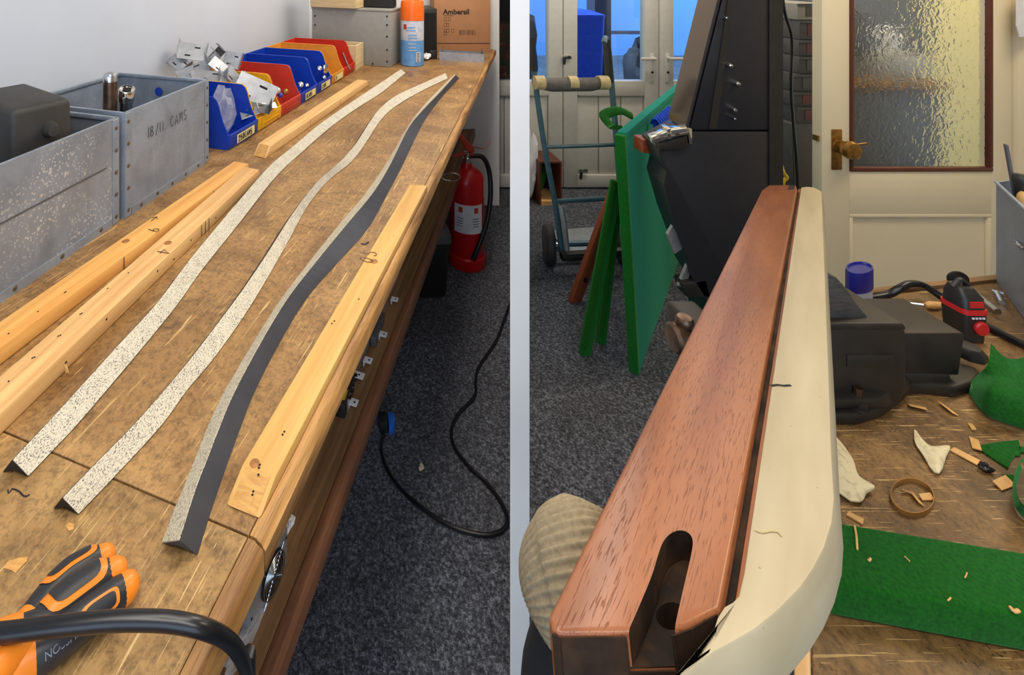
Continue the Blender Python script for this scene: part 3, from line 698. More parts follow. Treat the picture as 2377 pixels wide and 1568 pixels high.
# black speaker box behind the can
sp = thing('speaker_box', 'black box standing between the aerosol can and the cardboard carton', 'speaker', (.53, 2.95, BZ))
mk('body', abox(.46, .575, 2.82, 3.06, BZ, BZ+.285), M['black'], sp, bev=0.006)
mk('front_grille', abox(.468, .567, 2.8165, 2.8195, BZ+.02, BZ+.26), M['near_black'], sp)
mk('rubber_foot', abox(.53, .572, 2.80, 2.8165, BZ, BZ+.05), M['black'], sp, bev=0.004)
one('tissue', crumple(P(988, 138, BZ)+UP*.001, .045, .03, .03, 3), M['paper'], 'crumpled white tissue beside the aerosol can', 'tissue')
# cardboard carton
x0, x1, yD = .60, .945, 3.03
cb_ = thing('cardboard_carton', 'tall brown cardboard carton with dark printing at the bench end', 'carton', (.77, 3.1, BZ))
mk('body', abox(x0, x1, yD, 3.165, BZ, BZ+.60), M['cardboard'], cb_, bev=0.003)
mk('flap_seam', abox(x0+.002, x1-.002, yD-.0012, yD, BZ+.052, BZ+.056), M['darkprint'], cb_)
U = Vector((1, 0, 0))
mk('lettering', typeset('Ambersil', .044, (x0+.055, yD-.0002, BZ+.232), U, UP, bold=.0016), M['darkprint'], cb_)
mk('print_line', abox(x0+.06, x0+.12, yD-.0008, yD, BZ+.221, BZ+.224), M['darkprint'], cb_)
for x, z in ((.06, .19), (.085, .19), (.06, .155), (.075, .155), (.06, .12), (.075, .12), (.06, .105), (.105, .12)):
    fr4 = merge(abox(x0+x, x0+x+.018, yD-.0007, yD, BZ+z, BZ+z+.002), abox(x0+x, x0+x+.018, yD-.0007, yD, BZ+z+.02, BZ+z+.022), abox(x0+x, x0+x+.002, yD-.0007, yD, BZ+z, BZ+z+.02), abox(x0+x+.014, x0+x+.016, yD-.0007, yD, BZ+z, BZ+z+.02))
    mk('print_symbol', fr4, M['pencil'], cb_)
for k in range(12):
    ww = random.choice((.002, .004, .003)); mk('barcode_bar', abox(x0+.155+k*.0085, x0+.155+k*.0085+ww, yD-.0007, yD, BZ+.105, BZ+.135), M['darkprint'], cb_)
# silver tray in front of the carton
tr = thing('steel_tray', 'shallow silver steel channel lying in front of the cardboard carton', 'tray', P(1072, 146, BZ))
ta = P(1020, 140, BZ); tbp = P(1124, 146, BZ); tu = (tbp-ta).normalized(); tv = Vector((-tu.y, tu.x, 0)); tl = (tbp-ta).length
mk('base', obox(ta+tu*tl/2+tv*.03+UP*.0015, tu*tl/2, tv*.03, UP*.0014), M['zinc'], tr)
mk('front_flange', obox(ta+tu*tl/2+UP*.024, tu*tl/2, tv*.001, UP*.024), M['zinc'], tr)
mk('back_flange', obox(ta+tu*tl/2+tv*.06+UP*.024, tu*tl/2, tv*.001, UP*.024), M['zinc'], tr)
for e in (0, tl): mk('end_tab', obox(ta+tu*e+tv*.03+UP*.032, tv*.03, tu*.001, UP*.032), M['zinc'], tr)
for e in (.015, tl-.015): mk('clip', tube([ta+tu*e+tv*.02+UP*.04, ta+tu*(e+.006)+tv*.02+UP*.075], .003, 6), M['steel'], tr)

# ------------------------------------------------------------------ timber battens
def batten(name, label, tl_, tr_, near_l, near_r, hgt, mat, taper_n=0.0, taper_f=0.0, ext=0.0):
    """tl_/tr_ far top corners, near_l/near_r near top corners in pixels; ends may slope outwards to the foot"""
    z = BZ+hgt
    a, b_, c, d = [P(q[0], q[1], z) for q in (near_l, near_r, tr_, tl_)]
    ax = ((c-b_)+(d-a)).normalized()
    a -= ax*ext; b_ -= ax*ext
    top = [a, b_, c, d]
    bot = [Vector((p.x, p.y, BZ+.0004)) for p in top]
    bot[0] -= ax*taper_n; bot[1] -= ax*taper_n; bot[2] += ax*taper_f; bot[3] += ax*taper_f
    t = thing(name, label, 'batten', (sum((p for p in bot), Vector())/4), 'pine battens on the bench')
    mk('timber', hexa(bot, top), mat, t, xd=ax, bev=0.0022, seg=2)
    if taper_n:
        off = ((bot[1]-bot[0]).cross(top[0]-bot[0])).normalized()*.0004
        off = off if off.dot(-ax) > 0 else -off
        q = [bot[0]*.88+bot[1]*.12, bot[1]*.88+bot[0]*.12, top[1]*.88+top[0]*.12, top[0]*.88+top[1]*.12]
        cc = sum(q, Vector())/4; q = [cc+(p-cc)*.95+off for p in q]
        mk('end_grain', prism(q, off*.6), M['endgrain'], t, xd=(bot[1]-bot[0]))
    return t, ax, top, bot
tA, axA, topA, botA = batten('pine_batten', 'pine batten marked 9 with an arrow, nearest the steel boxes', (543, 374), (577, 380), (0, 745), (0, 809), .024, M['pine'], 0, .006, .25)
tB, axB, topB, botB = batten('pine_batten', 'pale pine batten marked 4 lying beside the first rubber strip', (566, 386), (602, 394), (0, 872), (0, 961), .026, M['pine2'], 0, .008, .22)
tC, axC, topC, botC = batten('pine_batten', 'short pine batten with sloping end in front of the bins', (830, 184), (853, 187), (600, 332), (629, 339), .026, M['pine2'], .03, .02)
tD, axD, topD, botD = batten('pine_batten', 'yellow pine batten marked 05 along the bench edge', (951, 428), (992, 430), (562, 1078), (640, 1108), .013, M['pine3'], .03, .002)
def sidemark(t, top, bot, k, ax, txt='|', h=.018, wd=.0012):
    p = bot[1]+(bot[2]-bot[1])*k; n = Vector((ax.y, -ax.x, 0)).normalized()
    mk('pencil_line', ribbon([p+n*.0006+UP*.001, p+n*.0006+UP*(h+.004)], wd, n), M['ink'], t)
for k in (.52, .82): sidemark(tA, topA, botA, k, axA)
for k in (.70, .715, .73): sidemark(tB, topB, botB, k, axB, h=.02)
for k in (.32, .62): sidemark(tC, topC, botC, k, axC, wd=.0008)
def topmark(t, px, txt, h, u, wd, z, mat='ink'):
    o = P(px[0], px[1], z+.0002); u = Vector(u); v = UP.cross(u); mk('pencil_mark', ink(txt, o, u, v, h, wd, .9), M[mat], t)
topmark(tA, (352, 528), '9', .022, -axA, .0012, BZ+.0242); topmark(tA, (362, 516), '>', .022, axA, .0012, BZ+.0242)
topmark(tB, (372, 578), '4', .024, -axB, .0012, BZ+.0262)
nD = Vector((axD.y, -axD.x, 0)); topmark(tD, (862, 612), '05', .024, axD, .0012, BZ+.0132, 'pencil')
# nail holes and knots
def holes(t, pts, z, mat='near_black', r=.0012):
    for x, y in pts: mk('nail_hole', cyl(P(x, y, z)+UP*.0001, r, .0003, n=6), M[mat], t)
holes(tD, [(603, 1080), (601, 1087), (600, 1103), (588, 1142), (586, 1150), (660, 1003), (656, 1010), (776, 746), (770, 752), (833, 695)], BZ+.0132)
mk('knot', lathe([(.0052, 0), (.004, .0004), (0, .0005)], P(591, 1076, BZ+.0131), 14), M['knotw'], tD); mk('knot', lathe([(.007, 0), (.005, .0004), (0, .0005)], P(868, 607, BZ+.0131), 14), M['knotw'], tD)
mk('knot', lathe([(.007, 0), (.005, .0004), (0, .0005)], P(292, 560, BZ+.0241), 14), M['knotw'], tA); mk('knot', lathe([(.007, 0), (.005, .0004), (0, .0005)], P(390, 564, BZ+.0261), 14), M['knotw'], tB)
holes(tB, [(80, 830), (75, 832), (190, 728), (186, 730), (250, 670), (20, 886), (135, 781), (140, 779), (298, 634)], BZ+.0262)
holes(tA, [(153, 678), (20, 775), (88, 724), (150, 680)], BZ+.0242)
for k in (.2, .34, .42, .55, .6, .66, .76): 
    p = botB[1]+(botB[2]-botB[1])*k; n = Vector((axB.y, -axB.x, 0)); mk('nail_hole', cyl(p+n*.0004+UP*(.008+.01*(k*7 % 1)), .0016, .0004, n, 6), M['near_black'], tB)
# splinter on the batten marked 4
one('wood_splinter', prism([P(148, 850, BZ+.012), P(154, 848, BZ+.012), P(160, 868, BZ+.002), P(152, 868, BZ+.002)], (0.001, -.001, .002)), M['shaving'], 'torn wood splinter standing against the batten marked 4', 'splinter')

# ------------------------------------------------------------------ rubber cushion strips
def resample(pts, n):
    pts = cr([Vector((x, y, 0)) for x, y in pts], 6); L = [0]
    for a, b_ in zip(pts, pts[1:]): L.append(L[-1]+(b_-a).length)
    out = []; j = 0
    for i in range(n+1):
        s = L[-1]*i/n
        while j < len(L)-2 and L[j+1] < s: j += 1
        f = (s-L[j])/max(L[j+1]-L[j], 1e-9); out.append(pts[j].lerp(pts[j+1], f))
    return out
N = 70
def strip(label, left, ridge, right, hz, fab, fmat):
    t = thing('cushion_strip', label, 'rubber strip', P(ridge[len(ridge)//2][0], ridge[len(ridge)//2][1], BZ), 'rubber cushion strips on the bench')
    R_ = [P(p.x, p.y, BZ+hz) for p in resample(ridge, N)]
    Rt = [P(p.x, p.y, BZ+.0006) for p in resample(right, N)]
    if left is None:
        Lf = []
        for i in range(N+1):
            tg = (R_[min(i+1, N)]-R_[max(i-1, 0)]); tg.z = 0; s = UP.cross(tg.normalized()); q = R_[i]+s*.0125; Lf.append(Vector((q.x, q.y, BZ+.0006)))
    else:
        Lf = [P(p.x, p.y, BZ+.0006) for p in resample(left, N)]
    V = []; Fc = []
    for i in range(N+1):
        m_ = (Lf[i]+Rt[i])/2; m_ = m_.lerp(R_[i], .32)
        V += [Lf[i], R_[i], Rt[i], m_]
    for i in range(N):
        for k in range(4): Fc.append((i*4+k, i*4+(k+1) % 4, i*4+4+(k+1) % 4, i*4+4+k))
    Fc += [(3, 2, 1, 0), tuple(N*4+k for k in range(4))]
    mk('rubber_body', (V, Fc), M['rubber'] if fab == 'left' else M['rubber_dark'], t)
    A_, B_ = (R_, Rt) if fab == 'right' else (Lf, R_)
    V = []; Fc = []; m2 = 3
    for i in range(N+1):
        tg = (A_[min(i+1, N)]-A_[max(i-1, 0)]).normalized(); n_ = tg.cross(B_[i]-A_[i]).normalized(); n_ = n_ if n_.z > 0 else -n_
        for f_ in (0.0, 1.0):
            q = A_[i].lerp(B_[i], .02+.96*f_); jig = random.uniform(-.0002, .0002); V += [q+n_*.0002, q+n_*(.0012+jig)]
    for i in range(N):
        k = i*4; Fc += [(k+1, k+3, k+7, k+5), (k, k+1, k+5, k+4), (k+3, k+2, k+6, k+7), (k+2, k, k+4, k+6)]
    Fc += [(0, 2, 3, 1), (N*4, N*4+1, N*4+3, N*4+2)]
    mk('fabric_facing', (V, Fc), fmat, t, xd=bd)
    return t
strip('fabric-faced rubber cushion strip lying beside the batten marked 4', None,
      [(28, 1068), (112, 979), (178, 907), (268, 808), (360, 708), (435, 609), (510, 518), (551, 470), (623, 388), (680, 340), (737, 292), (801, 247), (866, 204), (930, 161)],
      [(66, 1107), (124, 1046), (184, 982), (298, 848), (406, 716), (468, 629), (555, 520), (637, 415), (701, 354), (766, 297), (830, 251), (884, 217), (941, 170)], .017, 'right', M['fabric'])
strip('fabric-faced rubber cushion strip in the middle of the three', None,
      [(144, 1156), (225, 1072), (302, 994), (373, 915), (439, 836), (518, 733), (570, 662), (623, 583), (680, 494), (737, 421), (787, 377), (823, 337), (851, 294), (876, 258), (916, 224), (980, 194), (1034, 170)],
      [(182, 1195), (259, 1115), (373, 991), (431, 911), (497, 832), (576, 720), (659, 579), (709, 486), (759, 422), (816, 376), (851, 329), (884, 279), (919, 247), (980, 211), (1039, 183)], .017, 'right', M['fabric'])
strip('rubber cushion strip showing its black side, nearest the bench edge', 
      [(377, 1262), (412, 1170), (441, 1100), (487, 984), (526, 904), (590, 795), (648, 703), (716, 613), (791, 518), (841, 460), (898, 379), (941, 304), (973, 258), (1016, 211), (1055, 173)],
      [(418, 1256), (454, 1141), (482, 1068), (516, 980), (549, 904), (610, 790), (669, 693), (737, 605), (812, 514), (866, 449), (905, 385), (948, 298), (980, 258), (1019, 217), (1058, 174)],
      [(459, 1289), (487, 1197), (520, 1100), (562, 984), (594, 904), (650, 795), (712, 693), (784, 610), (851, 535), (898, 453), (937, 379), (980, 290), (1023, 229), (1066, 182)], .022, 'left', M['fabric2'])
# pen squiggle on the bench
mk('pen_squiggle', merge(ribbon([P(x, y, BZ+.0003) for x, y in ((18, 1138), (20, 1146), (25, 1141), (27, 1136), (35, 1137), (45, 1142), (54, 1152), (62, 1153), (69, 1149))], .0012, UP)), M['ink'], wb)
mk('pen_scribble', merge(ribbon([P(x, y, BZ+.0003) for x, y in ((815, 548), (824, 544), (832, 548), (828, 556), (820, 552), (835, 546))], .004, UP), ribbon([P(x, y, BZ+.0003) for x, y in ((838, 566), (848, 568), (856, 562))], .004, UP)), M['ink'], wb)
mk('torn_patch', slab([P(x, y, BZ) for x, y in ((8, 1320), (18, 1305), (45, 1296), (65, 1294), (62, 1305), (48, 1318), (36, 1332), (28, 1326))], BZ+.0004, .0003), M['endgrain'], wb)
mk('torn_patch', slab([P(x, y, BZ) for x, y in ((152, 1222), (160, 1215), (172, 1218), (170, 1230), (160, 1234))], BZ+.0004, .0003), M['endgrain'], wb)

# ------------------------------------------------------------------ pliers and cable on the near end
def patch(pts, rad, c_s, c_q, ds, dq, lift, sq=1.0, p=4.0, nr=5, na=28, frs=None):
    """superellipse patch lying on a swept handle: c_s centre along (0..1), c_q angle from the up side"""
    fr_ = frs or frames(pts); V = []; Fc = []
    def at(s, q):
        x = max(0, min(len(pts)-1.001, s*(len(pts)-1))); i = int(x); f_ = x-i
        pp = pts[i].lerp(pts[i+1], f_); t_, a, b_ = fr_[i]; r = lerpl(rad, s)+lift
        return pp+a*(math.cos(q)*r*sq)+b_*(math.sin(q)*r)
    V.append(at(c_s, c_q))
    for j in range(1, nr+1):
        for k in range(na):
            an = 2*math.pi*k/na; ca, sa = math.cos(an), math.sin(an)
            m_ = (abs(ca)**p+abs(sa)**p)**(-1/p)
            V.append(at(c_s+ds*ca*m_*j/nr, c_q+dq*sa*m_*j/nr))
    for k in range(na): Fc.append((0, 1+k, 1+(k+1) % na))
    for j in range(nr-1):
        for k in range(na): a = 1+j*na; Fc.append((a+k, a+na+k, a+na+(k+1) % na, a+(k+1) % na))
    return (V, Fc)
def handle(t, axis, rad, sq, insets, capn=True):
    pts = cr(axis, 8); m_ = len(pts)
    rl = [lerpl(rad, i/(m_-1)) for i in range(m_)]
    g = mk('grip', tube(pts, rl, 20, sq=sq), M['pl_black'], t, smooth=True, ang=60)
    tip = pts[-1]; d_ = (pts[-1]-pts[-2]).normalized(); r = rl[-1]
    mk('end_cap', lathe([(r*.98, -.004), (r*1.0, 0), (r*.94, r*.55), (r*.72, r*1.0), (r*.38, r*1.25), (0, r*1.3)], tip, 20, d_), M['pl_orange'], t, smooth=True, ang=60)
    hd = pts[0]; d2 = (pts[0]-pts[1]).normalized(); r2 = rl[0]
    mk('collar', lathe([(r2*.98, -.003), (r2*1.02, .002), (r2*1.1, .02), (r2*1.0, .05), (r2*.8, .06), (0, .06)], hd, 20, d2), M['pl_orange'], t, smooth=True, ang=60)
    for cs, cq, ds, dq in insets:
        mk('orange_inlay', patch(pts, rl, cs, cq, ds, dq, .0005, sq), M['pl_orange'], t, smooth=True, ang=80)
        mk('grip_pad', patch(pts, rl, cs-.01, cq, ds*.74, dq*.70, .0011, sq), M['pl_black'], t, smooth=True, ang=80)
    return pts, rl
PZ = BZ+.0135
p1 = thing('pliers', 'black and orange handled pliers, two handles with oval inlays on the bench', 'pliers', P(150, 1400, BZ), 'pliers at the near end')
h1 = [P(x, y, PZ+dz) for x, y, dz in ((62, 1452, .004), (108, 1392, .002), (158, 1343, .001), (205, 1313, .0), (232, 1301, -.002))]
handle(p1, h1, [.011, .0115, .0118, .0112, .0098], .95, [(.56, -.55, .32, .85)])
h2 = [P(x, y, PZ+.004+dz) for x, y, dz in ((70, 1478, .008), (120, 1428, .006), (165, 1392, .004), (220, 1353, .002), (256, 1336, .0))]
handle(p1, h2, [.0105, .0125, .0135, .013, .0105], .95, [(.53, -.15, .38, 1.02)])
mk('jaw', tube([h1[0]+(h1[0]-h1[1]).normalized()*.055, h1[0]+(h1[0]-h1[1]).normalized()*.12], [.012, .004], 12), M['steel'], p1, smooth=True)
p2 = thing('pliers', 'blue-black and orange handled pliers with white lettering, nearest the bench edge', 'pliers', P(190, 1480, BZ), 'pliers at the near end')
h3 = [P(x, y, PZ+.001+dz) for x, y, dz in ((80, 1520, .003), (140, 1478, .003), (200, 1432, .002), (255, 1393, .0), (284, 1372, -.001))]
pts3, rl3 = handle(p2, h3, [.0135, .0135, .0130, .0120, .0105], 1.0, [(.62, .75, .22, .5)])
h4 = [P(x, y, PZ+.001+dz) for x, y, dz in ((40, 1475, .016), (75, 1462, .014), (110, 1448, .013))]
mk('second_grip', tube(h4, [.010, .010, .008], 16, sm=4), M['pl_black'], p2, smooth=True)
d4 = (h4[0]-h4[1]).normalized()
mk('collar', lathe([(.0103, -.002), (.0115, .004), (.011, .045), (0, .046)], h4[0], 18, d4), M['pl_orange'], p2, smooth=True)
# lettering running along the lower handle, upside down
d_ = (pts3[0]-pts3[-1]).normalized(); mid = lerpl(pts3, .58)
vw = (Vector((0, 0, H))-mid).normalized(); sd = Vector((-d_.y, d_.x, 0)).normalized()
sd = sd if sd.y < 0 else -sd
rl_ = .0131
nn = (UP*.55+sd*.83).normalized(); vv = nn.cross(d_).normalized()
vv = vv if vv.z < 0 else -vv
mk('lettering', typeset('MAGNUSSON', .0066, mid+nn*(rl_*1.0)+vv*-.001-d_*.004, d_, d_.cross(nn)*-1 if d_.cross(nn).z > 0 else d_.cross(nn), lift=.0004), M['greymark'], p2)
# thick black cable arching over them
cz = BZ+.04
cp = [P(-160, 1486, cz), P(0, 1471, cz+.004), P(140, 1454, cz+.008), P(270, 1442, cz+.008), P(390, 1444, cz+.004), P(475, 1461, cz-.004)]
cp += [Q(528, 1487, .385), Q(558, 1524, .392), Q(572, 1568, .40), Q(577, 1640, .41), Vector((-.085, .42, .45))]
one('power_cable', tube(cp, .0056, 14, sm=8), M['gloss_black'], 'thick black cable arching over the pliers and bench edge', 'cable', smooth=True)

# ------------------------------------------------------------------ on the lower shelf
def onshelf(x, y): return P(x, y, SZ+.001)
a = onshelf(578, 1478); b_ = onshelf(668, 1308); pu = (b_-a).normalized(); pv = Vector((-pu.y, pu.x, 0)); pl = (b_-a).length; ph = .066
ps = thing('power_supply', 'silver computer power supply with black fan grille on the bench shelf', 'power supply', a+pu*pl/2+pv*.05)
mk('case', obox(a+pu*pl/2+pv*.055+UP*ph/2, pu*pl/2, pv*.055, UP*ph/2), M['zinc'], ps, bev=0.002)
fc = a+pu*(pl*.56)-pv*.001+UP*ph*.5
mk('fan_recess', cyl(fc, ph*.47, .0012, -pv, 28), M['near_black'], ps)
for k in range(6):
    r = ph*.45*(k+1)/6; mk('grille_ring', tube([fc-pv*.005+(pu*math.cos(q*math.pi/12)+UP*math.sin(q*math.pi/12))*r for q in range(24)], .0008, 5, closed=True), M['steel'], ps, smooth=True)
for q in (45, 135, 225, 315):
    e = pu*math.cos(math.radians(q))+UP*math.sin(math.radians(q)); mk('grille_arm', tube([fc-pv*.004+e*.006, fc-pv*.004+e*ph*.6], .001, 5), M['steel'], ps)
mk('fan_hub', cyl(fc-pv*.001, .009, .002, -pv, 18), M['black'], ps)
mk('red_sticker', cyl(a+pu*pl*.62+pv*.012+UP*ph, .007, .0006, UP, 16), M['red'], ps)
mk('paper_label', obox(a+pu*pl*.6+pv*.02+UP*(ph+.0002), pu*.022, pv*.012, UP*.0002), M['paper'], ps)
for k in range(5):
    for j in range(4): mk('vent_hole', cyl(a-pu*.0002+pv*(.02+.012*j)+UP*(.012+.01*k), .0032, .0004, -pu, 6), M['near_black'], ps)
for k, h in ((.06, .02), (.06, .05), (.95, .05)): mk('screw_hole', cyl(a+pu*pl*k-pv*.0003+UP*h, .002, .0006, -pv, 8), M['near_black'], ps)
one('bubble_wrap', crumple(onshelf(566, 1500)+UP*.0, .05, .012, .012, 5, U=Vector((pu.x, pu.y, 0)), V=Vector((-pv.x, -pv.y, 0))), M['bag'], 'scrap of clear plastic wrap under the power supply', 'wrap')
one('cable_tie_scrap', crumple(onshelf(668, 1226), .02, .01, .012, 8), M['paper'], 'crumpled white scrap behind the power supply', 'scrap')
shelf_dir = bd
def channel(px0, px1, wd, hh, label):
    a = onshelf(*px0); b_ = onshelf(*px1); u = (b_-a).normalized(); v = Vector((-u.y, u.x, 0)); L = (b_-a).length
    t = thing('steel_channel', label, 'steel channel', a+u*L/2, 'steel channels on the lower shelf')
    mk('web', obox(a+u*L/2+v*wd/2+UP*.0012, u*L/2, v*wd/2, UP*.001), M['zinc'], t)
    for e in (0, wd): mk('flange', obox(a+u*L/2+v*e+UP*hh/2, u*L/2, v*.001, UP*hh/2), M['zinc'], t)
    for k in range(5): mk('tooth', obox(a+u*L*(k+.5)/5-v*.004+UP*hh, u*.004, v*.004, UP*.001), M['steel'], t)
channel((888, 727), (926, 640), .05, .03, 'pale blue-grey steel channel farthest along the lower shelf')
channel((826, 872), (862, 790), .045, .035, 'long steel channel in the middle of the lower shelf')
channel((806, 960), (824, 892), .04, .03, 'short steel channel beside the yellow-labelled unit on the shelf')
one('dark_block', rbox(onshelf(873, 808), onshelf(893, 748)-onshelf(873, 808), (onshelf(860, 806)-onshelf(873, 808)), SZ+.001, SZ+.03), M['greydark'], 'flat dark grey block between steel channels on the shelf', 'block', bev=0.002)
yl = thing('control_unit', 'dark unit with a yellow label on the lower shelf', 'control unit', onshelf(795, 965))
ya = onshelf(801, 974); yb = onshelf(824, 905); yu = (yb-ya); yv = Vector((-yu.y, yu.x, 0)).normalized()*.05
mk('housing', rbox(ya, yu, yv, SZ+.001, SZ+.035), M['black'], yl, bev=0.002)
mk('yellow_label', rbox(ya+yu*.12+yv*.08, yu*.35, yv*.8, SZ+.035, SZ+.0356), M['yellowtag'], yl)
for k, (x, y) in enumerate(((916, 704), (889, 786), (866, 776), (854, 847), (829, 881), (820, 946))):
    c = onshelf(x, y); g = thing('mounting_tab', ['pale mounting tab farthest along the shelf edge', 'pale mounting tab beside the dark grey block', 'pale mounting tab at the block corner', 'pale mounting tab next to the long channel', 'wide pale mounting tab across the long channel', 'pale mounting tab nearest the yellow-labelled unit'][k], 'bracket', c, 'mounting tabs on the shelf')
    wq = .011 if k != 4 else .018
    mk('plate', obox(c+UP*.012, bn*wq, bd*.010, UP*.001), M['paper'], g, bev=0.0006, seg=1)
    mk('foot', obox(c-bn*wq*.8+UP*.0055, bn*.001, bd*.010, UP*.0055), M['paper'], g)
    mk('hole', cyl(c+bn*wq*.3+UP*.0131, .0025, .0004, n=8), M['near_black'], g)

# ------------------------------------------------------------------ on the floor, left
# fire extinguisher
eb = P(1094, 632, 0); er = .088; eb = Vector((eb.x, eb.y+er, 0))
ex = thing('fire_extinguisher', 'red fire extinguisher with white label standing beyond the bench', 'fire extinguisher', eb)
mk('foot_ring', lathe([(er+.006, 0), (er+.008, .006), (er+.008, .055), (er+.002, .062)], eb, 32), M['ext_red'], ex, smooth=True)
mk('cylinder', lathe([(er-.004, .01), (er, .02), (er, .43), (er-.008, .465), (er-.03, .488), (.03, .498), (.026, .52), (0, .52)], eb, 36), M['ext_red'], ex, smooth=True)
ed = Vector((-eb.x, -eb.y, 0)).normalized(); a0 = math.atan2(ed.y, ed.x)
def curved(c, r, a_from, a_to, z0, z1, n=14):
    V = []; Fc = []
    for i in range(n+1):
        a = a_from+(a_to-a_from)*i/n
        for z in (z0, z1):
            for rr_ in (r, r+.0006): V.append(Vector((c.x+math.cos(a)*rr_, c.y+math.sin(a)*rr_, z)))
    for i in range(n):
        k = i*4; Fc += [(k, k+4, k+6, k+2), (k+1, k+3, k+7, k+5), (k+2, k+6, k+7, k+3), (k, k+1, k+5, k+4)]
    Fc += [(0, 2, 3, 1), (n*4, n*4+1, n*4+3, n*4+2)]
    return (V, Fc)
lb = mk('white_label', curved(eb, er+.0006, a0-.75, a0+1.0, .19, .335), M['paper'], ex, smooth=True)
for k in (-.35, .55):
    mk('red_symbol', curved(eb, er+.0014, a0+k-.12, a0+k+.12, .295, .322, 4), M['red'], lb)
    [mk('grey_print', curved(eb, er+.0014, a0+k-.2, a0+k+.16, .225+.013*q, .229+.013*q, 4), M['greymark'], lb) for q in range(4)]
mk('white_label', curved(eb, er+.0006, a0+1.25, a0+1.7, .36, .44, 6), M['paper'], ex, smooth=True)
mk('valve_body', lathe([(.020, .515), (.020, .545), (.015, .55), (.015, .575), (0, .575)], eb, 18), M['steel'], ex, smooth=True)
hx = Vector((1, 0, 0))
mk('carry_handle', prism([eb+UP*.560+hx*x+UP*z-Vector((0, .011, 0)) for x, z in ((.035, .0), (-.03, .0), (-.075, -.012), (-.08, -.006), (-.03, .012), (.035, .010))], (0, .022, 0)), M['red'], ex, bev=0.002)
mk('squeeze_lever', prism([eb+UP*.580+hx*x+UP*z-Vector((0, .012, 0)) for x, z in ((.04, -.005), (.035, .02), (-.0, .055), (-.05, .115), (-.062, .108), (-.03, .055), (.0, .0))], (0, .024, 0)), M['red'], ex, bev=0.003)
mk('safety_tie', tube([eb+UP*.585+hx*.0, eb+UP*.60+hx*.04, eb+UP*.60+hx*.08+Vector((0, -.02, 0)), eb+UP*.63+hx*.125], .003, 6, sm=4), M['clampred'], ex, smooth=True)
hp = [eb+UP*.555+hx*.02, eb+UP*.545+hx*.085, eb+UP*.47+hx*.118, eb+UP*.36+hx*.115+Vector((0, -.03, 0)), eb+UP*.24+hx*.085+Vector((0, -.065, 0)), eb+UP*.12+hx*.03+Vector((0, -.093, 0)), eb+UP*.07+hx*.006+Vector((0, -.098, 0))]
mk('hose', tube(hp, .0125, 12, sm=6), M['gloss_black'], ex, smooth=True)
# swing bin
pb = thing('waste_bin', 'black plastic waste bin with rounded grey lid beside the extinguisher', 'waste bin', P(1000, 690, 0)+Vector((0, .1, 0)))
c = P(1000, 700, 0)+Vector((0, .095, 0))
def rrect(c, hx_, hy, r, z, n=5):
    out = []
    for sx_, sy_, a0_ in ((1, 1, 0), (-1, 1, 90), (-1, -1, 180), (1, -1, 270)):
        for i in range(n+1):
            a = math.radians(a0_+90*i/n); out.append(Vector((c.x+sx_*(hx_-r)+r*math.cos(a), c.y+sy_*(hy-r)+r*math.sin(a), z)))
    return out
def loft(rings):
    n = len(rings[0]); V = [p for r in rings for p in r]; Fc = []
    for i in range(len(rings)-1):
        for k in range(n): Fc.append((i*n+k, i*n+(k+1) % n, (i+1)*n+(k+1) % n, (i+1)*n+k))
    Fc += [tuple(range(n-1, -1, -1)), tuple((len(rings)-1)*n+k for k in range(n))]
    return (V, Fc)
mk('body', loft([rrect(c, .072, .07, .025, .0), rrect(c, .078, .076, .025, .01), rrect(c, .095, .09, .028, .265)]), M['black'], pb, smooth=True)
mk('lid', loft([rrect(c, .102, .096, .03, .262), rrect(c, .102, .096, .03, .285), rrect(c, .094, .088, .03, .305), rrect(c, .07, .06, .03, .322), rrect(c, .03, .025, .02, .328)]), M['greydark'], pb, smooth=True, ang=50)
# bucket under the shelf
kc = P(850, 985, 0)+Vector((-.012, .085, 0))
bk = thing('bucket', 'blue-grey plastic bucket under the bench shelf', 'bucket', kc)
mk('shell', lathe([(.070, .0), (.073, .004), (.093, .225), (.089, .225), (.070, .008), (0, .008)], kc, 32), M['bucket'], bk, smooth=True)
mk('rim', lathe([(.093, .216), (.098, .218), (.098, .228), (.090, .230), (.089, .222)], kc, 32), M['bucket'], bk, smooth=True)
mk('carry_handle', tube([kc+Vector((.097*math.cos(q), .097*math.sin(q)*.4-.05*math.sin(q), .20-.09*math.sin(q))) for q in [math.pi*k/10 for k in range(11)]], .0025, 6), M['black'], bk, smooth=True)
# red crate peeping out under the shelf
ra = P(672, 1395, 0); rb = P(708, 1320, 0); ru = (rb-ra); rv = Vector((-ru.y, ru.x, 0)).normalized()*.14
rc = thing('red_crate', 'red plastic crate on the floor under the bench shelf', 'crate', ra+ru*.5+rv*.5)
for nm, oo, uu, vv_ in (('side_panel', ra, ru, rv*.03), ('side_panel', ra+rv*.97, ru, rv*.03), ('end_panel', ra, ru*.05, rv), ('end_panel', ra+ru*.95, ru*.05, rv)):
    mk(nm, rbox(oo, uu, vv_, .001, .12), M['red'], rc, bev=0.001, seg=1)
mk('base', rbox(ra+ru*.05+rv*.03, ru*.9, rv*.94, .001, .005), M['red'], rc)
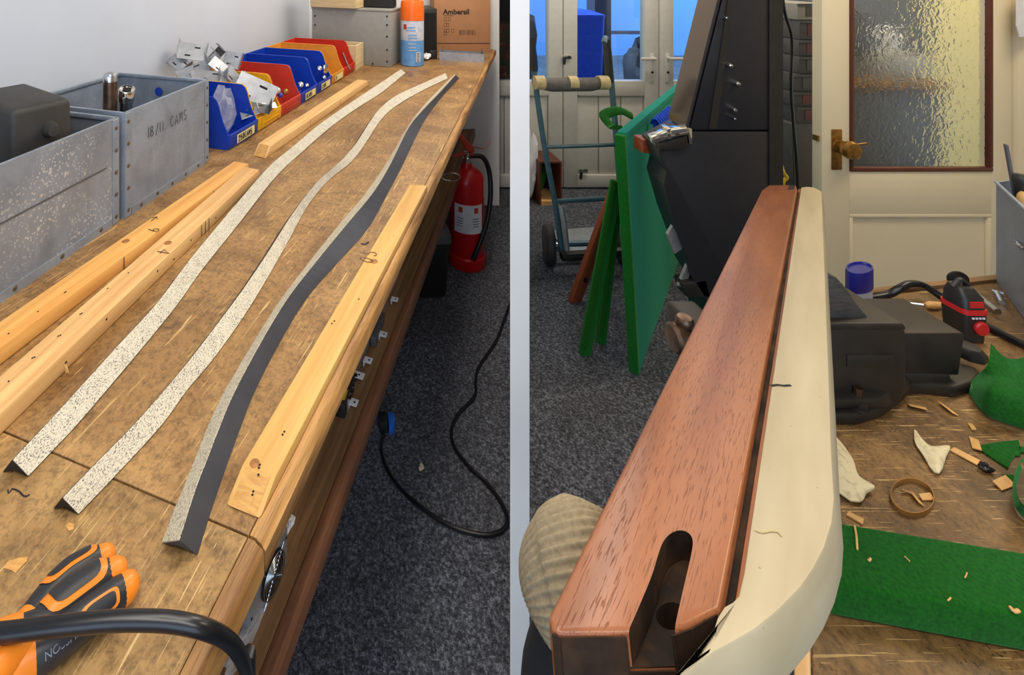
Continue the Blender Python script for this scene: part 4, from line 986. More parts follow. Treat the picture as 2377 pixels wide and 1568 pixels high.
# floor cable and plug
fcp = [(1196, 670), (1168, 750), (1150, 795), (1112, 852), (1104, 885), (1102, 920), (1064, 962), (1048, 1000), (1056, 1040), (1090, 1085), (1130, 1122), (1165, 1170), (1178, 1210), (1160, 1236), (1115, 1242), (1040, 1219), (960, 1165), (910, 1110), (888, 1060), (886, 1025), (892, 1010)]
pc = thing('floor_cable', 'black cable snaking over the carpet to a blue plug', 'cable', P(1050, 1100, 0))
mk('flex', tube([P(x, y, .006)+UP*0 for x, y in fcp], .0052, 8, sm=6), M['gloss_black'], pc, smooth=True)
q = P(898, 998, .0); pdn = (P(915, 985, 0)-P(885, 1012, 0)).normalized()
mk('plug_body', obox(q+Vector((-.012, .006, .019)), Vector((.014, .0, 0)), Vector((0, .022, 0)), UP*.018), M['black'], pc, bev=0.004)
mk('plug_cover', prism([q+Vector((x, y, .003)) for x, y in ((.004, -.03), (.022, -.018), (.03, .004), (.026, .024), (.004, .028))], UP*.034), M['plugblue'], pc, bev=0.004)
mk('pin', obox(q+Vector((-.038, .012, .02)), (.011, 0, 0), (0, .003, 0), UP*.004), M['steel'], pc)
one('paper_scrap', crumple(P(978, 1087, 0), .012, .007, .006, 11), M['leather'], 'tiny pale scrap on the carpet inside the cable loop', 'scrap', 'scraps on the carpet')
one('paper_scrap', crumple(P(888, 890, 0), .008, .016, .006, 12), M['leather'], 'pale wood scrap on the carpet beside the bucket', 'scrap', 'scraps on the carpet')
one('wire_loop', tube([Q(1035+22*math.cos(q*.42)+12, 411+9*math.sin(q*.42), 2.0) for q in range(15)], .002, 6, closed=True), M['steel'], 'thin wire loop hanging from the bench leg', 'wire')
# floral rug roll in the dark passage
rg = thing('rolled_rug', 'rolled floral rug standing in the dark passage', 'rug', (1.23, 3.85, 0))
mk('roll', lathe([(.15, .55), (.155, .56), (.155, 1.08), (.14, 1.1), (.09, 1.1), (.09, 1.09), (0, 1.09)], (1.24, 3.9, 0), 24), M['floral'], rg, smooth=True)
mk('stand', lathe([(.15, 0), (.15, .55), (0, .55)], (1.24, 3.9, 0), 20), M['near_black'], rg, smooth=True)
# ================================================================== right of the partition
# ------------------------------------------------------------------ glazed doors to the yard
FD = 3.46
def fx(px): return (px-PX)/F*FD
def fz(py): return H-(py-PY)/F*FD
def bar(name, x0, x1, z0, z1, parent, mat='pvc', d0=FD-.03, d1=FD+.03, bev=0.004): return mk(name, abox(x0, x1, d0, d1, z0, z1), M[mat], parent, bev=bev)
def glazed_leaf(n, xa, xb, handles=()):
    t = thing('door_%d' % n, None, None, ((xa+xb)/2, FD, 0)); t['kind'] = 'structure'
    zb, zt, zg = .012, 2.02, fz(186)
    sw = fx(1335)-fx(1303)
    for a, b_ in ((xa, xa+sw), (xb-sw, xb)): bar('stile', a, b_, zb, zt, t)
    bar('bottom_rail', xa+sw, xb-sw, zb, zb+.085, t); bar('middle_rail', xa+sw, xb-sw, zg-.10, zg, t); bar('top_rail', xa+sw, xb-sw, zt-.1, zt, t)
    mk('glass_pane', abox(xa+sw-.004, xb-sw+.004, FD-.004, FD+.004, zg-.004, zt-.096), M['pane'], t)
    for k in range(3):
        wq = (xb-xa-2*sw)/3; bar('panel_board', xa+sw+wq*k+.003, xa+sw+wq*(k+1)-.003, zb+.083, zg-.098, t, d0=FD-.012, d1=FD+.012, bev=0.004)
    mk('panel_back', abox(xa+sw, xb-sw, FD+.012, FD+.016, zb+.08, zg-.09), M['pvc'], t)
    mk('painted_shadow_gap', abox(xa+sw+.01, xb-sw-.01, FD-.0315, FD-.03, zg-.105, zg-.097), M['greypaint'], t)  # grey strip painted in place of the shadow under the middle rail
    for hx_, hz, s in handles:
        hd = mk('handle', obox((hx_, FD-.034, hz-.07), (.014, 0, 0), (0, .004, 0), UP*.10), M['pvc'], t, bev=0.003)
        mk('lever', tube([(hx_, FD-.038, hz), (hx_, FD-.075, hz), (hx_+s*.10, FD-.075, hz)], .011, 10), M['pvc'], hd, smooth=True)
        mk('keyhole', cyl((hx_, FD-.038, hz-.10), .008, .003, (0, -1, 0), 10), M['near_black'], hd)
    return t
xs = [fx(1086), fx(1303), fx(1524), fx(1745), fx(1962)]
g1 = glazed_leaf(1, xs[0]+.003, xs[1]-.003); g2_ = glazed_leaf(2, xs[1]+.003, xs[2]-.003, ((fx(1506), fz(132), -1),))
g3 = glazed_leaf(3, xs[2]+.003, xs[3]-.003, ((fx(1542), fz(132), 1),)); g4 = glazed_leaf(4, xs[3]+.003, xs[4]-.003)
for g, x, y in ((g2_, 1310, 130), (g2_, 1348, 392)):
    bl = mk('bolt', obox((fx(x), FD-.036, fz(y)), (.03, 0, 0), (0, .006, 0), UP*.012), M['chrome'], g, bev=0.003); mk('bolt_stem', tube([(fx(x)-.02, FD-.05, fz(y)), (fx(x)-.025, FD-.05, fz(y)-.05)], .009, 8), M['black'], bl, smooth=True)
struct('trim_1', abox(xs[0], xs[4], FD-.03, FD+.03, 2.025, 2.12), M['pvc'])
struct('wall_yard', abox(xs[4], 4.8, FD-.03, FD+.07, 0, 2.5), M['yellowcream'])
struct('wall_yard_head', abox(1.2, xs[4], FD-.03, FD+.07, 2.12, 2.5), M['cream'])
# the yard outside
struct('ground_yard', abox(0.5, 9.0, 4.92, 12, -.06, -.01), M['paving'])
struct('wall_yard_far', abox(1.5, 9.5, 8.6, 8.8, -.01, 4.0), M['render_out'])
ob = thing('wheelie_bin', 'blue wheeled bin standing in the yard behind the glazed doors', 'bin', (Q(1368, 180, 5.2).x, 5.4, 0))
ox = Q(1368, 0, 5.2).x
mk('body', loft([rrect(Vector((ox, 5.4, 0)), .16, .16, .05, .0), rrect(Vector((ox-.03, 5.4, 0)), .21, .2, .05, 1.0)]), M['binblue'], ob, smooth=True)
mk('lid', loft([rrect(Vector((ox-.04, 5.4, 0)), .22, .21, .05, 1.0), rrect(Vector((ox-.04, 5.4, 0)), .22, .21, .05, 1.03), rrect(Vector((ox-.08, 5.4, 0)), .15, .16, .05, 1.07)]), M['binblue'], ob, smooth=True)
px_ = Q(1400, 0, 5.9).x
one('timber_post', abox(px_-.1, px_+.1, 5.9, 6.1, -.01, 3.2), M['post'], 'dark timber post in the yard behind the blue bin', 'post', bev=0.01)
px_ = Q(1225, 0, 4.95).x
one('garden_shrub', crumple(Vector((px_-.02, 5.25, 0)), .22, .22, .95, 21, 18, 12), M['post'], 'dark shrub low behind the glazed door beside the partition', 'shrub', smooth=True)
px_ = Q(1475, 0, 7.5).x
fen = thing('yard_gate', 'pale metal gate with cross bars on the yard wall', 'gate', (px_, 7.6, 0))
for x in (-.5, .5): mk('gate_post', abox(px_+x-.03, px_+x+.03, 7.55, 7.61, -.01, 2.4), M['post'], fen)
for z in (.5, 1.3, 2.1): mk('gate_bar', abox(px_-.5, px_+.5, 7.56, 7.6, z, z+.05), M['post'], fen)
mk('brace', tube([(px_-.45, 7.57, 2.1), (px_+.45, 7.57, .5)], .02, 6), M['post'], fen)
px_ = Q(1838, 0, 5.0).x
one('parasol_cover', crumple(Vector((px_, 5.6, .9)), .35, .3, 1.1, 31, 16, 10), M['purple'], 'purple cover hanging in the yard beside the cabinet', 'cover', smooth=True)
one('planter_stone', crumple(Vector((Q(1480, 0, 5.8).x, 5.7, 0)), .40, .2, .62, 33, 18, 10), M['greydark'], 'dark low planter outside the middle glazed door', 'planter', smooth=True)

# ------------------------------------------------------------------ cream door with hammered glass
DD = 1.9; DT = .04
def dx_(px): return (px-PX)/F*DD
def dz_(py): return H-(py-PY)/F*DD
dr = thing('door_5', None, None, ((dx_(1908)+dx_(2345))/2, DD, 0)); dr['kind'] = 'structure'
xl, xg0, xg1, xr = dx_(1908), dx_(1972), dx_(2302), dx_(2348)
zg0, zg1 = dz_(398), 1.80
d0, d1 = DD, DD+DT
mk('stile', abox(xl, xg0, d0, d1, .01, 2.0), M['cream'], dr, bev=0.002); mk('stile', abox(xg1, xr, d0, d1, .01, 2.0), M['cream'], dr, bev=0.002)
mk('top_rail', abox(xg0, xg1, d0, d1, zg1, 2.0), M['cream'], dr, bev=0.002)
mk('lock_rail', abox(xg0, xg1, d0, d1, dz_(497), zg0), M['cream'], dr, bev=0.002)
mk('bottom_rail', abox(xg0, xg1, d0, d1, .01, .18), M['cream'], dr, bev=0.002)
pxa, pxb = xg0-.0, xg1-.02
mk('lower_panel', abox(xg0-.002, xg1+.002, d0+.012, d1-.012, .17, dz_(495)), M['cream'], dr)
for g in (abox(xg0, xg1, d0-.001, d0+.012, dz_(497)-.014, dz_(497)), abox(xg0, xg0+.014, d0-.001, d0+.012, .18, dz_(497)-.014), abox(xg1-.014, xg1, d0-.001, d0+.012, .18, dz_(497)-.014)):
    mk('panel_moulding', g, M['cream'], dr, bev=0.003)
bw = .016
for g in (abox(xg0, xg1, d0-.006, d0+.012, zg0, zg0+bw), abox(xg0, xg0+bw*.8, d0-.006, d0+.012, zg0+bw, zg1), abox(xg1-bw*.8, xg1, d0-.006, d0+.012, zg0+bw, zg1)):
    mk('glazing_bead', g, M['beading'], dr, bev=0.003)
mk('glass_pane', abox(xg0+.002, xg1-.002, d0+.016, d0+.022, zg0+.002, zg1), M['hammered'], dr)
hx0, hx1 = dx_(1929), dx_(1953)
pt = mk('lock_plate', abox(hx0, hx1, d0-.004, d0, dz_(394), dz_(300)), M['brass'], dr, bev=0.002)
kc_ = Vector(((hx0+hx1)/2+.006, d0-.004, dz_(338)))
mk('knob', lathe([(.012, 0), (.012, .02), (.03, .032), (.034, .046), (.028, .058), (.0, .062)], kc_, 24, (0, -1, 0)), M['brass'], pt, smooth=True)
mk('rose', lathe([(.026, 0), (.024, .006), (.014, .01)], kc_, 20, (0, -1, 0)), M['brass'], pt, smooth=True)
mk('key', merge(tube([kc_+Vector((.045, -.004, .012)), kc_+Vector((.045, -.02, .012)), kc_+Vector((.075, -.03, .02))], .004, 8), lathe([(.012, -.003), (.016, -.003), (.016, .003), (.012, .003)], kc_+Vector((.05, -.02, -.028)), 16, (.3, -1, 0), closed=True)), M['brass'], pt, smooth=True)
mk('latch', abox(xl-.008, xl, d0+.01, d0+.03, dz_(330), dz_(318)), M['brass'], dr)
struct('trim_2', abox(xr+.006, xr+.10, DD-.02, DD+.06, 0, 2.12), M['cream'], bev=0.004)
struct('trim_3', abox(xl-.02, xr+.10, DD-.02, DD+.06, 2.02, 2.12), M['cream'], bev=0.004)
struct('wall_door_side', abox(xr+.10, 3.36, DD, DD+.10, 0, 2.5), M['cream'])
struct('wall_door_head', abox(xl-.1, 3.36, DD, DD+.10, 2.12, 2.5), M['cream'])
# notice hanging at the door's hinge side
one('paper_notice', prism([Q(2362, -30, 1.84), Q(2400, -30, 1.84), Q(2400, 82, 1.84), Q(2368, 86, 1.84), Q(2361, 60, 1.84)], (0, .004, 0)), M['paper'], 'white sheet hanging at the edge of the cream door', 'notice')
# things behind the glass door
su = thing('storage_cupboard', 'dark grey cupboard seen through the hammered door glass', 'cupboard', (2.82, 2.6, 0))
mk('carcass', abox(2.5, 3.05, 2.5, 2.9, .0, .93), M['greydark'], su, bev=0.004); mk('top_board', abox(2.62, 3.05, 2.47, 2.9, .931, .965), M['shelfwood'], su, bev=0.003)
one('grey_carton', abox(2.72, 3.0, 2.52, 2.85, .967, 1.09), M['greypaint'], 'pale grey box on the cupboard behind the glass', 'box', 'boxes on the cupboard behind the glass', bev=0.005)
one('dark_carton', abox(2.62, 2.80, 2.56, 2.85, 1.092, 1.32), M['greydark'], 'dark box stacked on the pale grey box behind the glass', 'box', 'boxes on the cupboard behind the glass', bev=0.005)
one('white_jar', lathe([(.05, 0), (.05, .1), (.035, .12), (0, .12)], (2.92, 2.65, 1.092), 20), M['paper'], 'white jar on the pale grey box behind the glass', 'jar', smooth=True)
one('tall_locker', abox(2.6, 3.5, 2.92, 2.985, 0, 2.0), M['greydark'], 'tall dark locker behind the cupboard seen through the glass', 'locker', bev=0.005)
struct('wall_store', abox(3.1, 4.7, 3.0, 3.06, 0, 2.5), M['yellowcream'])

# ------------------------------------------------------------------ stacked grey drawer boxes and cabinet left of the door
CD = 2.35
def cxx(px): return (px-PX)/F*CD
def czz(py): return H-(py-PY)/F*CD
fc_ = thing('grey_cabinet', 'dark grey steel cabinet beside the cream door', 'cabinet', (cxx(1885), CD+.15, 0))
mk('carcass', abox(cxx(1838), cxx(1935), CD, CD+.3, 0, czz(288)), M['greydark'], fc_, bev=0.003)
mk('door_panel', abox(cxx(1841), cxx(1932), CD-.006, CD, .05, czz(293)), M['greydark'], fc_, bev=0.002)
mk('plinth', abox(cxx(1842), cxx(1932), CD-.003, CD, .0, .04), M['black'], fc_)
ys = [288, 248, 214, 172, 131, 93, 47, 8]; nm_ = ['lowest', 'second', 'third', 'fourth', 'fifth', 'sixth', 'topmost']
for k in range(7):
    lx = (1852, 1846, 1846, 1856, 1856, 1858, 1854)[k]
    z0, z1 = czz(ys[k])+.0008, czz(ys[k+1])-.001
    t = thing('drawer_box', '%s grey plastic drawer box in the stack beside the door' % nm_[k], 'box', (cxx(lx+40), CD+.1, z0), 'stacked drawer boxes beside the door')
    mk('body', abox(cxx(lx), cxx(1932), CD+.004, CD+.26, z0, z1), M['greypaint' if k == 6 else 'greydark'], t, bev=0.003)
    mk('label_panel', abox(cxx(lx+18), cxx(1925), CD+.0005, CD+.004, z0+.2*(z1-z0), z1-.2*(z1-z0)), M['maroon' if k in (0, 1, 4, 5) else 'greydark'], t)
    mk('rim', abox(cxx(lx-2), cxx(1933), CD-.004, CD+.004, z1-.012, z1), M['greydark'], t)
one('hanging_cable', tube([Q(1812, -40, 2.18), Q(1822, 30, 2.2), Q(1838, 90, 2.24), Q(1836, 200, 2.26), Q(1842, 290, 2.28), Q(1852, 430, 2.28), Vector((2.13, 2.28, .0))], .006, 8, sm=6), M['gloss_black'], 'thin black cable hanging between the black cabinet and drawer boxes', 'cable', smooth=True)
one('yellow_wire', tube([Q(1812, 380, 2.26), Q(1818, 400, 2.25), Q(1826, 412, 2.25), Q(1818, 424, 2.25), Q(1822, 450, 2.25)], .008, 8, sm=5), M['wire_y'], 'yellow wire curling behind the far end of the wooden rail', 'wire', smooth=True)

# ------------------------------------------------------------------ black games cabinet
GD = 1.7
cab = thing('games_cabinet', 'tall black cabinet with slanted dark glass front and chrome corner', 'cabinet', (Q(1720, 0, GD).x, GD+.1, 0))
ev = Vector((.035, .15, 0))
def gq(pts, D=GD): return [Q(x, y, D) for x, y in pts]
mk('upper_side', prism(gq([(1694, -70), (1815, -70), (1815, 302), (1601, 302)]), ev), M['cab'], cab, bev=0.003)
mk('lower_side', prism(gq([(1812, 306), (1815, 870), (1655, 870), (1640, 700), (1604, 640), (1596, 600), (1566, 520), (1552, 470), (1540, 430), (1548, 398), (1534, 375), (1528, 345), (1600, 306)]), ev), M['cab'], cab, bev=0.003)
mk('back_edge', prism(gq([(1786, -70), (1818, -70), (1818, 872), (1786, 872)], GD-.004), (0, .003, 0)), M['black'], cab)
sl = [Q(1694, -70, GD), Q(1601, 302, GD)]
gl = [p+Vector((-.004, .004, 0)) for p in sl]
mk('glass_front', prism([gl[0], gl[1], gl[1]+ev*.93, gl[0]+ev*.93], (-.006, 0, -.002)), M['screen'], cab)
mk('glass_trim', tube([gl[0]+Vector((-.008, -.004, 0)), gl[1]+Vector((-.008, -.004, 0))], .005, 6), M['cab'], cab)
mk('inner_batten', prism(gq([(1700, -70), (1712, -70), (1664, 300), (1646, 300)], GD-.004), (0, .006, 0)), M['black'], cab)
for k, (x, y, r) in enumerate(((1690, 150, .008), (1707, 192, .009), (1700, 252, .008), (1699, 272, .005), (1680, 40, .005))):
    c = Q(x, y, GD); mk('lock', lathe([(r*1.15, 0), (r*1.15, .006), (r*.9, .02), (r*.7, .024), (0, .025)], c, 14, (-.3, -1, 0)), M['chrome' if k < 3 else 'steel'], cab, smooth=True)
mk('chrome_corner', prism(gq([(1512, 320), (1556, 303), (1600, 296), (1607, 300), (1607, 336), (1600, 334), (1598, 313), (1556, 319), (1514, 334)], GD-.02), (0.01, .04, 0)), M['chrome'], cab, bev=0.002)
mk('chrome_band', prism(gq([(1548, 300), (1558, 298), (1560, 322), (1550, 324)], GD-.024), (0.01, .05, 0)), M['chrome'], cab, bev=0.002)
mk('corner_block', prism(gq([(1530, 334), (1596, 314), (1598, 340), (1585, 350), (1532, 352)], GD-.016), (0.01, .04, 0)), M['black'], cab, bev=0.003)
mk('cash_box', obox(Q(1500, 334, GD+.14), (.03, 0, 0), (0, .03, 0), UP*.025), M['brownrail'], cab, bev=0.004)
for pts in ([(1550, 545), (1562, 525), (1588, 575), (1566, 590)], [(1575, 665), (1598, 610), (1606, 625), (1590, 670)]):
    mk('steel_bracket_plate', prism(gq(pts, GD+.02), (0, .012, 0)), M['zinc'], cab)
mk('foot_block', prism(gq([(1585, 660), (1640, 650), (1650, 690), (1596, 692)]), (0, .05, 0)), M['black'], cab, bev=0.003)

# ------------------------------------------------------------------ green baize boards leaning by the cabinet
nb, fb_ = P(1465, 860, 0), P(1578, 560, 0)
nt_, ft_ = Q(1432, 312, nb.y+.0), Q(1572, 196, fb_.y)
gbv = (fb_-nb).normalized(); th_ = Vector((gbv.y, -gbv.x, 0))*.045
gb = thing('baize_board', 'large board covered in teal and green baize leaning by the cabinet', 'board', nb)
mk('panel', hexa([nb, fb_, fb_+th_*.6, nb+th_*.6], [nt_, ft_, ft_+th_*.6, nt_+th_*.6]), M['teal'], gb, xd=gbv, bev=0.004)
sdv = -th_.normalized()
mk('edge_wrap', hexa([nb-gbv*.012+sdv*.006, nb+gbv*.02+sdv*.006, nb+gbv*.02+th_*.62, nb-gbv*.012+th_*.62], [nt_-gbv*.012+sdv*.006, nt_+gbv*.02+sdv*.006, nt_+gbv*.02+th_*.62, nt_-gbv*.012+th_*.62]), M['felt_d'], gb, bev=0.003)
mk('top_wrap', hexa([nt_+gbv*.02-UP*.03+sdv*.004, ft_-UP*.03+sdv*.004, ft_-UP*.03+th_*.62, nt_+gbv*.02-UP*.03+th_*.62], [nt_+gbv*.02+UP*.006+sdv*.004, ft_+UP*.006+sdv*.004, ft_+UP*.006+th_*.62, nt_+gbv*.02+UP*.006+th_*.62]), M['teal'], gb, bev=0.003)
cw = nt_+gbv*.1
one('baize_flap', tube([cw+sdv*.02+UP*.0, cw+sdv*.05+gbv*.05-UP*.02, cw+sdv*.09+gbv*.09+UP*.01, cw+sdv*.05+gbv*.16+UP*.025, cw+sdv*.01+gbv*.2+UP*.0], .022, 8, sm=5, sq=.35), M['felt'], 'loose fold of green baize hooked over the teal board', 'baize', smooth=True)
hel = [Q(1522+38*k/60, 292-30*k/60, 2.12)+Vector((0, .03*math.cos(k*.9), .028*math.sin(k*.9))) for k in range(61)]
one('coiled_hose', tube(hel, .005, 6), M['binblue'], 'blue coiled hose tucked beside the dark glass front', 'hose', smooth=True)
def leaner(name, label, b0, t0, D0, D1, wpx, thick, mat, cat, wrap=None):
    a = P(b0[0], b0[1], 0); tp = Q(t0[0], t0[1], D1); ax = (tp-a).normalized(); sx_ = Vector((1, .25, 0)); sx_ = (sx_-ax*sx_.dot(ax)).normalized(); n_ = ax.cross(sx_)
    wd = wpx/F*a.y
    t = thing(name, label, cat, a)
    mk('timber', hexa([a, a+sx_*wd, a+sx_*wd+n_*thick, a+n_*thick], [tp, tp+sx_*wd, tp+sx_*wd+n_*thick, tp+n_*thick]), mat, t, xd=ax, bev=0.008)
    return t, a, tp, ax, sx_, n_, wd
lt, a_, tp_, ax_, sx_, n_, wd_ = leaner('cushion_rail', 'longer dark green baize cushion rail leaning on the teal board', (1352, 830), (1428, 420), 1.95, 2.02, 26, .03, M['felt_d'], 'cushion rail')
mk('cushion_nose', tube([a_+ax_*.04+n_*.0-sx_*.004, tp_-sx_*.004], .012, 8), M['felt'], lt, smooth=True)
lt, a_, tp_, ax_, sx_, n_, wd_ = leaner('cushion_rail', 'shorter dark green baize cushion rail behind the longer one', (1392, 803), (1434, 440), 2.0, 2.10, 20, .03, M['felt_d'], 'cushion rail')
mk('cushion_nose', tube([a_+ax_*.04+n_*.0, tp_], .011, 8), M['felt'], lt, smooth=True)
lt, a_, tp_, ax_, sx_, n_, wd_ = leaner('wooden_rail', 'red-brown wooden rail leaning behind the green cushion rails', (1326, 706), (1424, 440), 2.2, 2.30, 28, .03, M['brownrail'], 'rail')
for k in (.22, .62): mk('bolt_hole', cyl(a_+(tp_-a_)*k+sx_*wd_*.5-n_*.001, .012, .002, -n_, 10), M['near_black'], lt)

# ------------------------------------------------------------------ hand truck
HD = 2.5
ht = thing('hand_truck', 'teal painted hand truck with padded grey crossbar by the glazed doors', 'hand truck', P(1345, 630, 0))
lp = [Q(1233, 88, HD+.16), Q(1240, 170, HD+.14), Q(1262, 330, HD+.07), Q(1288, 470, HD+.03), Q(1306, 596, HD)]
rp = [Q(1402, 100, HD+.10), Q(1406, 88, HD+.13), Q(1412, 110, HD+.15), Q(1420, 200, HD+.12), Q(1432, 340, HD+.07), Q(1442, 470, HD+.03), Q(1450, 600, HD)]
mk('side_post', tube(lp, .014, 10, sm=4), M['teal_paint'], ht, smooth=True); mk('side_post', tube(rp, .014, 10, sm=4), M['teal_paint'], ht, smooth=True)
mk('hand_grip', tube([Q(1234, 86, HD+.16), Q(1238, 165, HD+.14)], .018, 10), M['black'], ht, smooth=True); mk('hand_grip', tube([Q(1407, 92, HD+.14), Q(1415, 190, HD+.12)], .019, 10), M['black'], ht, smooth=True)
mk('padded_bar', tube([Q(1242, 194, HD+.12), Q(1280, 197, HD+.11), Q(1370, 196, HD+.11), Q(1412, 190, HD+.12)], [.026, .036, .036, .026], 16), M['grip'], ht, smooth=True)
for x in (1250, 1398): mk('tape_wrap', tube([Q(x-10, 192, HD+.112), Q(x+12, 192, HD+.112)], .0375, 16), M['tape'], ht, smooth=True)
mk('tape_wrap', tube([Q(1318, 193, HD+.108), Q(1338, 193, HD+.108)], .0372, 16), M['tape'], ht, smooth=True)
mk('cross_bar', tube([Q(1266, 342, HD+.065), Q(1430, 336, HD+.07)], .010, 10), M['teal_paint'], ht, smooth=True)
mk('cross_bar', tube([Q(1290, 468, HD+.03), Q(1440, 459, HD+.03)], .012, 10), M['teal_paint'], ht, smooth=True)
mk('brace', tube([Q(1302, 478, HD-.005), Q(1310, 520, HD-.02), Q(1316, 580, HD-.03)], .014, 8), M['zinc'], ht, smooth=True)
wc = P(1286, 628, 0); wc = Vector((wc.x, wc.y+.06, .098))
mk('wheel', lathe([(.045, -.026), (.088, -.024), (.098, -.012), (.098, .012), (.088, .024), (.045, .026)], wc, 28, (1, -.28, 0)), M['tyre'], ht, smooth=True)
mk('hub', lathe([(.05, -.02), (.05, .02), (.018, .03), (.018, .05), (0, .05)], wc, 18, (1, -.28, 0)), M['steel'], ht, smooth=True)
wc2 = Vector((Q(1470, 0, HD).x, wc.y+.02, .098)); mk('wheel', lathe([(.045, -.026), (.088, -.024), (.098, -.012), (.098, .012), (.088, .024), (.045, .026)], wc2, 28, (1, -.28, 0)), M['tyre'], ht, smooth=True)
mk('axle', tube([wc, wc2], .014, 8), M['teal_paint'], ht)
mk('lower_frame', tube([Q(1303, 596, HD-.02), Q(1452, 584, HD-.02)], .022, 8), M['black'], ht, smooth=True)
tpa, tpb = P(1318, 590, .04), P(1440, 580, .04)
mk('toe_plate', hexa([tpa, tpb, tpb+Vector((0, .22, 0)), tpa+Vector((0, .22, 0))], [p+UP*.006 for p in (tpa, tpb, tpb+Vector((0, .22, 0)), tpa+Vector((0, .22, 0)))]), M['zinc'], ht)
# crate and sack by the glazed doors
kx0, kx1 = Q(1252, 0, 3.2).x, Q(1304, 0, 3.2).x
pc_ = thing('display_box', 'dark open box with a wooden base beside the glazed doors', 'box', ((kx0+kx1)/2, 3.28, 0))
mk('back_panel', abox(kx0, kx1, 3.39, 3.4, .02, .26), M['near_black'], pc_); mk('side_panel', abox(kx0, kx0+.012, 3.2, 3.39, .0, .27), M['beading'], pc_); mk('side_panel', abox(kx1-.012, kx1, 3.2, 3.39, .0, .27), M['beading'], pc_)
mk('base_board', abox(kx0+.012, kx1-.012, 3.2, 3.39, .0, .025), M['pine2'], pc_); mk('top_board', abox(kx0, kx1, 3.2, 3.39, .27, .282), M['beading'], pc_)
one('baize_offcut', crumple(Vector(((kx0+kx1)/2-.02, 3.33, .028)), .04, .035, .2, 41), M['felt_d'], 'green baize offcut standing inside the dark open box', 'baize', smooth=True)
sk = P(1238, 480, 0)
one('white_sack', crumple(Vector((sk.x-.0, sk.y+.10, 0)), .05, .06, .40, 45, 18, 12), M['paper'], 'white plastic sack slumped on the carpet by the partition', 'sack', smooth=True)
one('carpet_scrap', crumple(P(1523, 692, 0), .008, .006, .006, 49), M['paper'], 'tiny white scrap on the carpet under the teal board', 'scrap')

# ------------------------------------------------------------------ right-hand bench
RZ = .90
rbn = thing('side_bench', 'chipboard topped bench with pale wooden edge in front of the cream door', 'workbench', (1.0, .7, 0))
def RP(x, y, z=RZ): return P(x, y, z)
e0 = RP(1842, 1700); e1_ = RP(1848, 704); sm0 = RP(1888, 1700); sm1 = RP(1872, 704)
fr0, fr1 = RP(1848, 704), RP(2420, 644)
mk('top_board', prism([Vector((p.x, p.y, RZ)) for p in (sm0, sm1, fr1, Vector((fr1.x+.25, fr1.y-.05, 0)), Vector((fr1.x-.1, sm0.y, 0)))], (0, 0, -.022)), M['bench3'], rbn, bev=0.001, seg=1)
lpd = (e1_-e0).normalized()
mk('lipping', prism([Vector((p.x, p.y, RZ+.0005)) for p in (e0, e1_, sm1-lpd*.001-Vector((.0012, 0, 0)), sm0-Vector((.0012, 0, 0)))], (0, 0, -.045)), M['pine2'], rbn, xd=lpd, bev=0.002)
u_ = (fr1-sm1).normalized(); mk('back_strip', obox(sm1+u_*.28+Vector((0, .008, -.004)), u_*.32, Vector((-u_.y, u_.x, 0))*.006, UP*.009), M['shelfwood'], rbn, xd=u_)
for p in (e0+Vector((.12, .03, 0)), sm1+Vector((.05, -.06, 0)), fr1+Vector((-.05, -.06, 0)), Vector((fr1.x-.2, sm0.y+.05, 0))):
    mk('leg', abox(p.x-.025, p.x+.025, p.y-.025, p.y+.025, 0, RZ-.022), M['shelfwood'], rbn, bev=0.002)
rc_ = thing('red_clamp', 'faded red clamp frame hanging under the pale bench edge', 'clamp', RP(1810, 1560, .6))
mk('frame', tube([Q(1846, 1474, .50), Q(1826, 1472, .50), Q(1812, 1484, .50), Q(1807, 1506, .50), Q(1808, 1560, .50), Q(1812, 1650, .50), Q(1816, 1760, .50)], .0066, 10, sm=5, sq=1.2), M['clampred'], rc_, smooth=True)
mk('screw_rod', tube([Q(1812, 1452, .505), Q(1826, 1470, .503)], .003, 8), M['steel'], rc_, smooth=True)
mk('rivet', cyl(Q(1809, 1556, .493), .003, .002, (0, -1, 0), 10), M['near_black'], rc_)
one('timber_prop', abox(*sorted((Q(1726, 0, .62).x, Q(1756, 0, .62).x)), .62, .66, 0, .62), M['shelfwood'], 'upright timber prop under the wooden rail beside the bench', 'prop', bev=0.003)

# ------------------------------------------------------------------ bench vise
VD = .72
def vq(x, y, D=VD): return Q(x, y, D)
vs = thing('bench_vise', 'dark iron bench vise bolted to the chipboard bench', 'vise', RP(2000, 990))
def vblock(name, pts, D0, D1, mat='iron', bev=0.006, seg=3):
    poly = [Q(x, y, D0) for x, y in pts]; return mk(name, prism(poly, (0, D1-D0, 0)), M[mat], vs, bev=bev, seg=seg)
c0_ = Vector((Q(1960, 0, .75).x, .762, RZ))
FL = [(1880, 985), (1935, 990), (1990, 990), (2045, 974), (2084, 946), (2108, 922), (2140, 918), (2220, 926), (2262, 912), (2276, 892), (2268, 876), (2230, 866), (2120, 862), (2040, 850), (1940, 846), (1880, 860)]
mk('base_flange', prism([P(x, y, RZ+.0005) for x, y in FL], (0, 0, .016)), M['iron'], vs, bev=0.005, seg=3)
mk('base_pedestal', loft([[P(x, y, RZ+z) for x, y in q] for q, z in (([(1890, 955), (2060, 950), (2120, 905), (2120, 870), (1890, 870)], .016), ([(1890, 935), (2040, 930), (2090, 890), (2090, 866), (1890, 866)], .034))]), M['iron'], vs, bev=0.004)
vblock('body', [(1886, 760), (2096, 760), (2106, 772), (2106, 900), (2090, 940), (1886, 940)], .715, .84, bev=0.010)
vblock('body_cap', [(1886, 752), (2098, 752), (2104, 760), (2104, 768), (1886, 768)], .713, .842, bev=0.004)
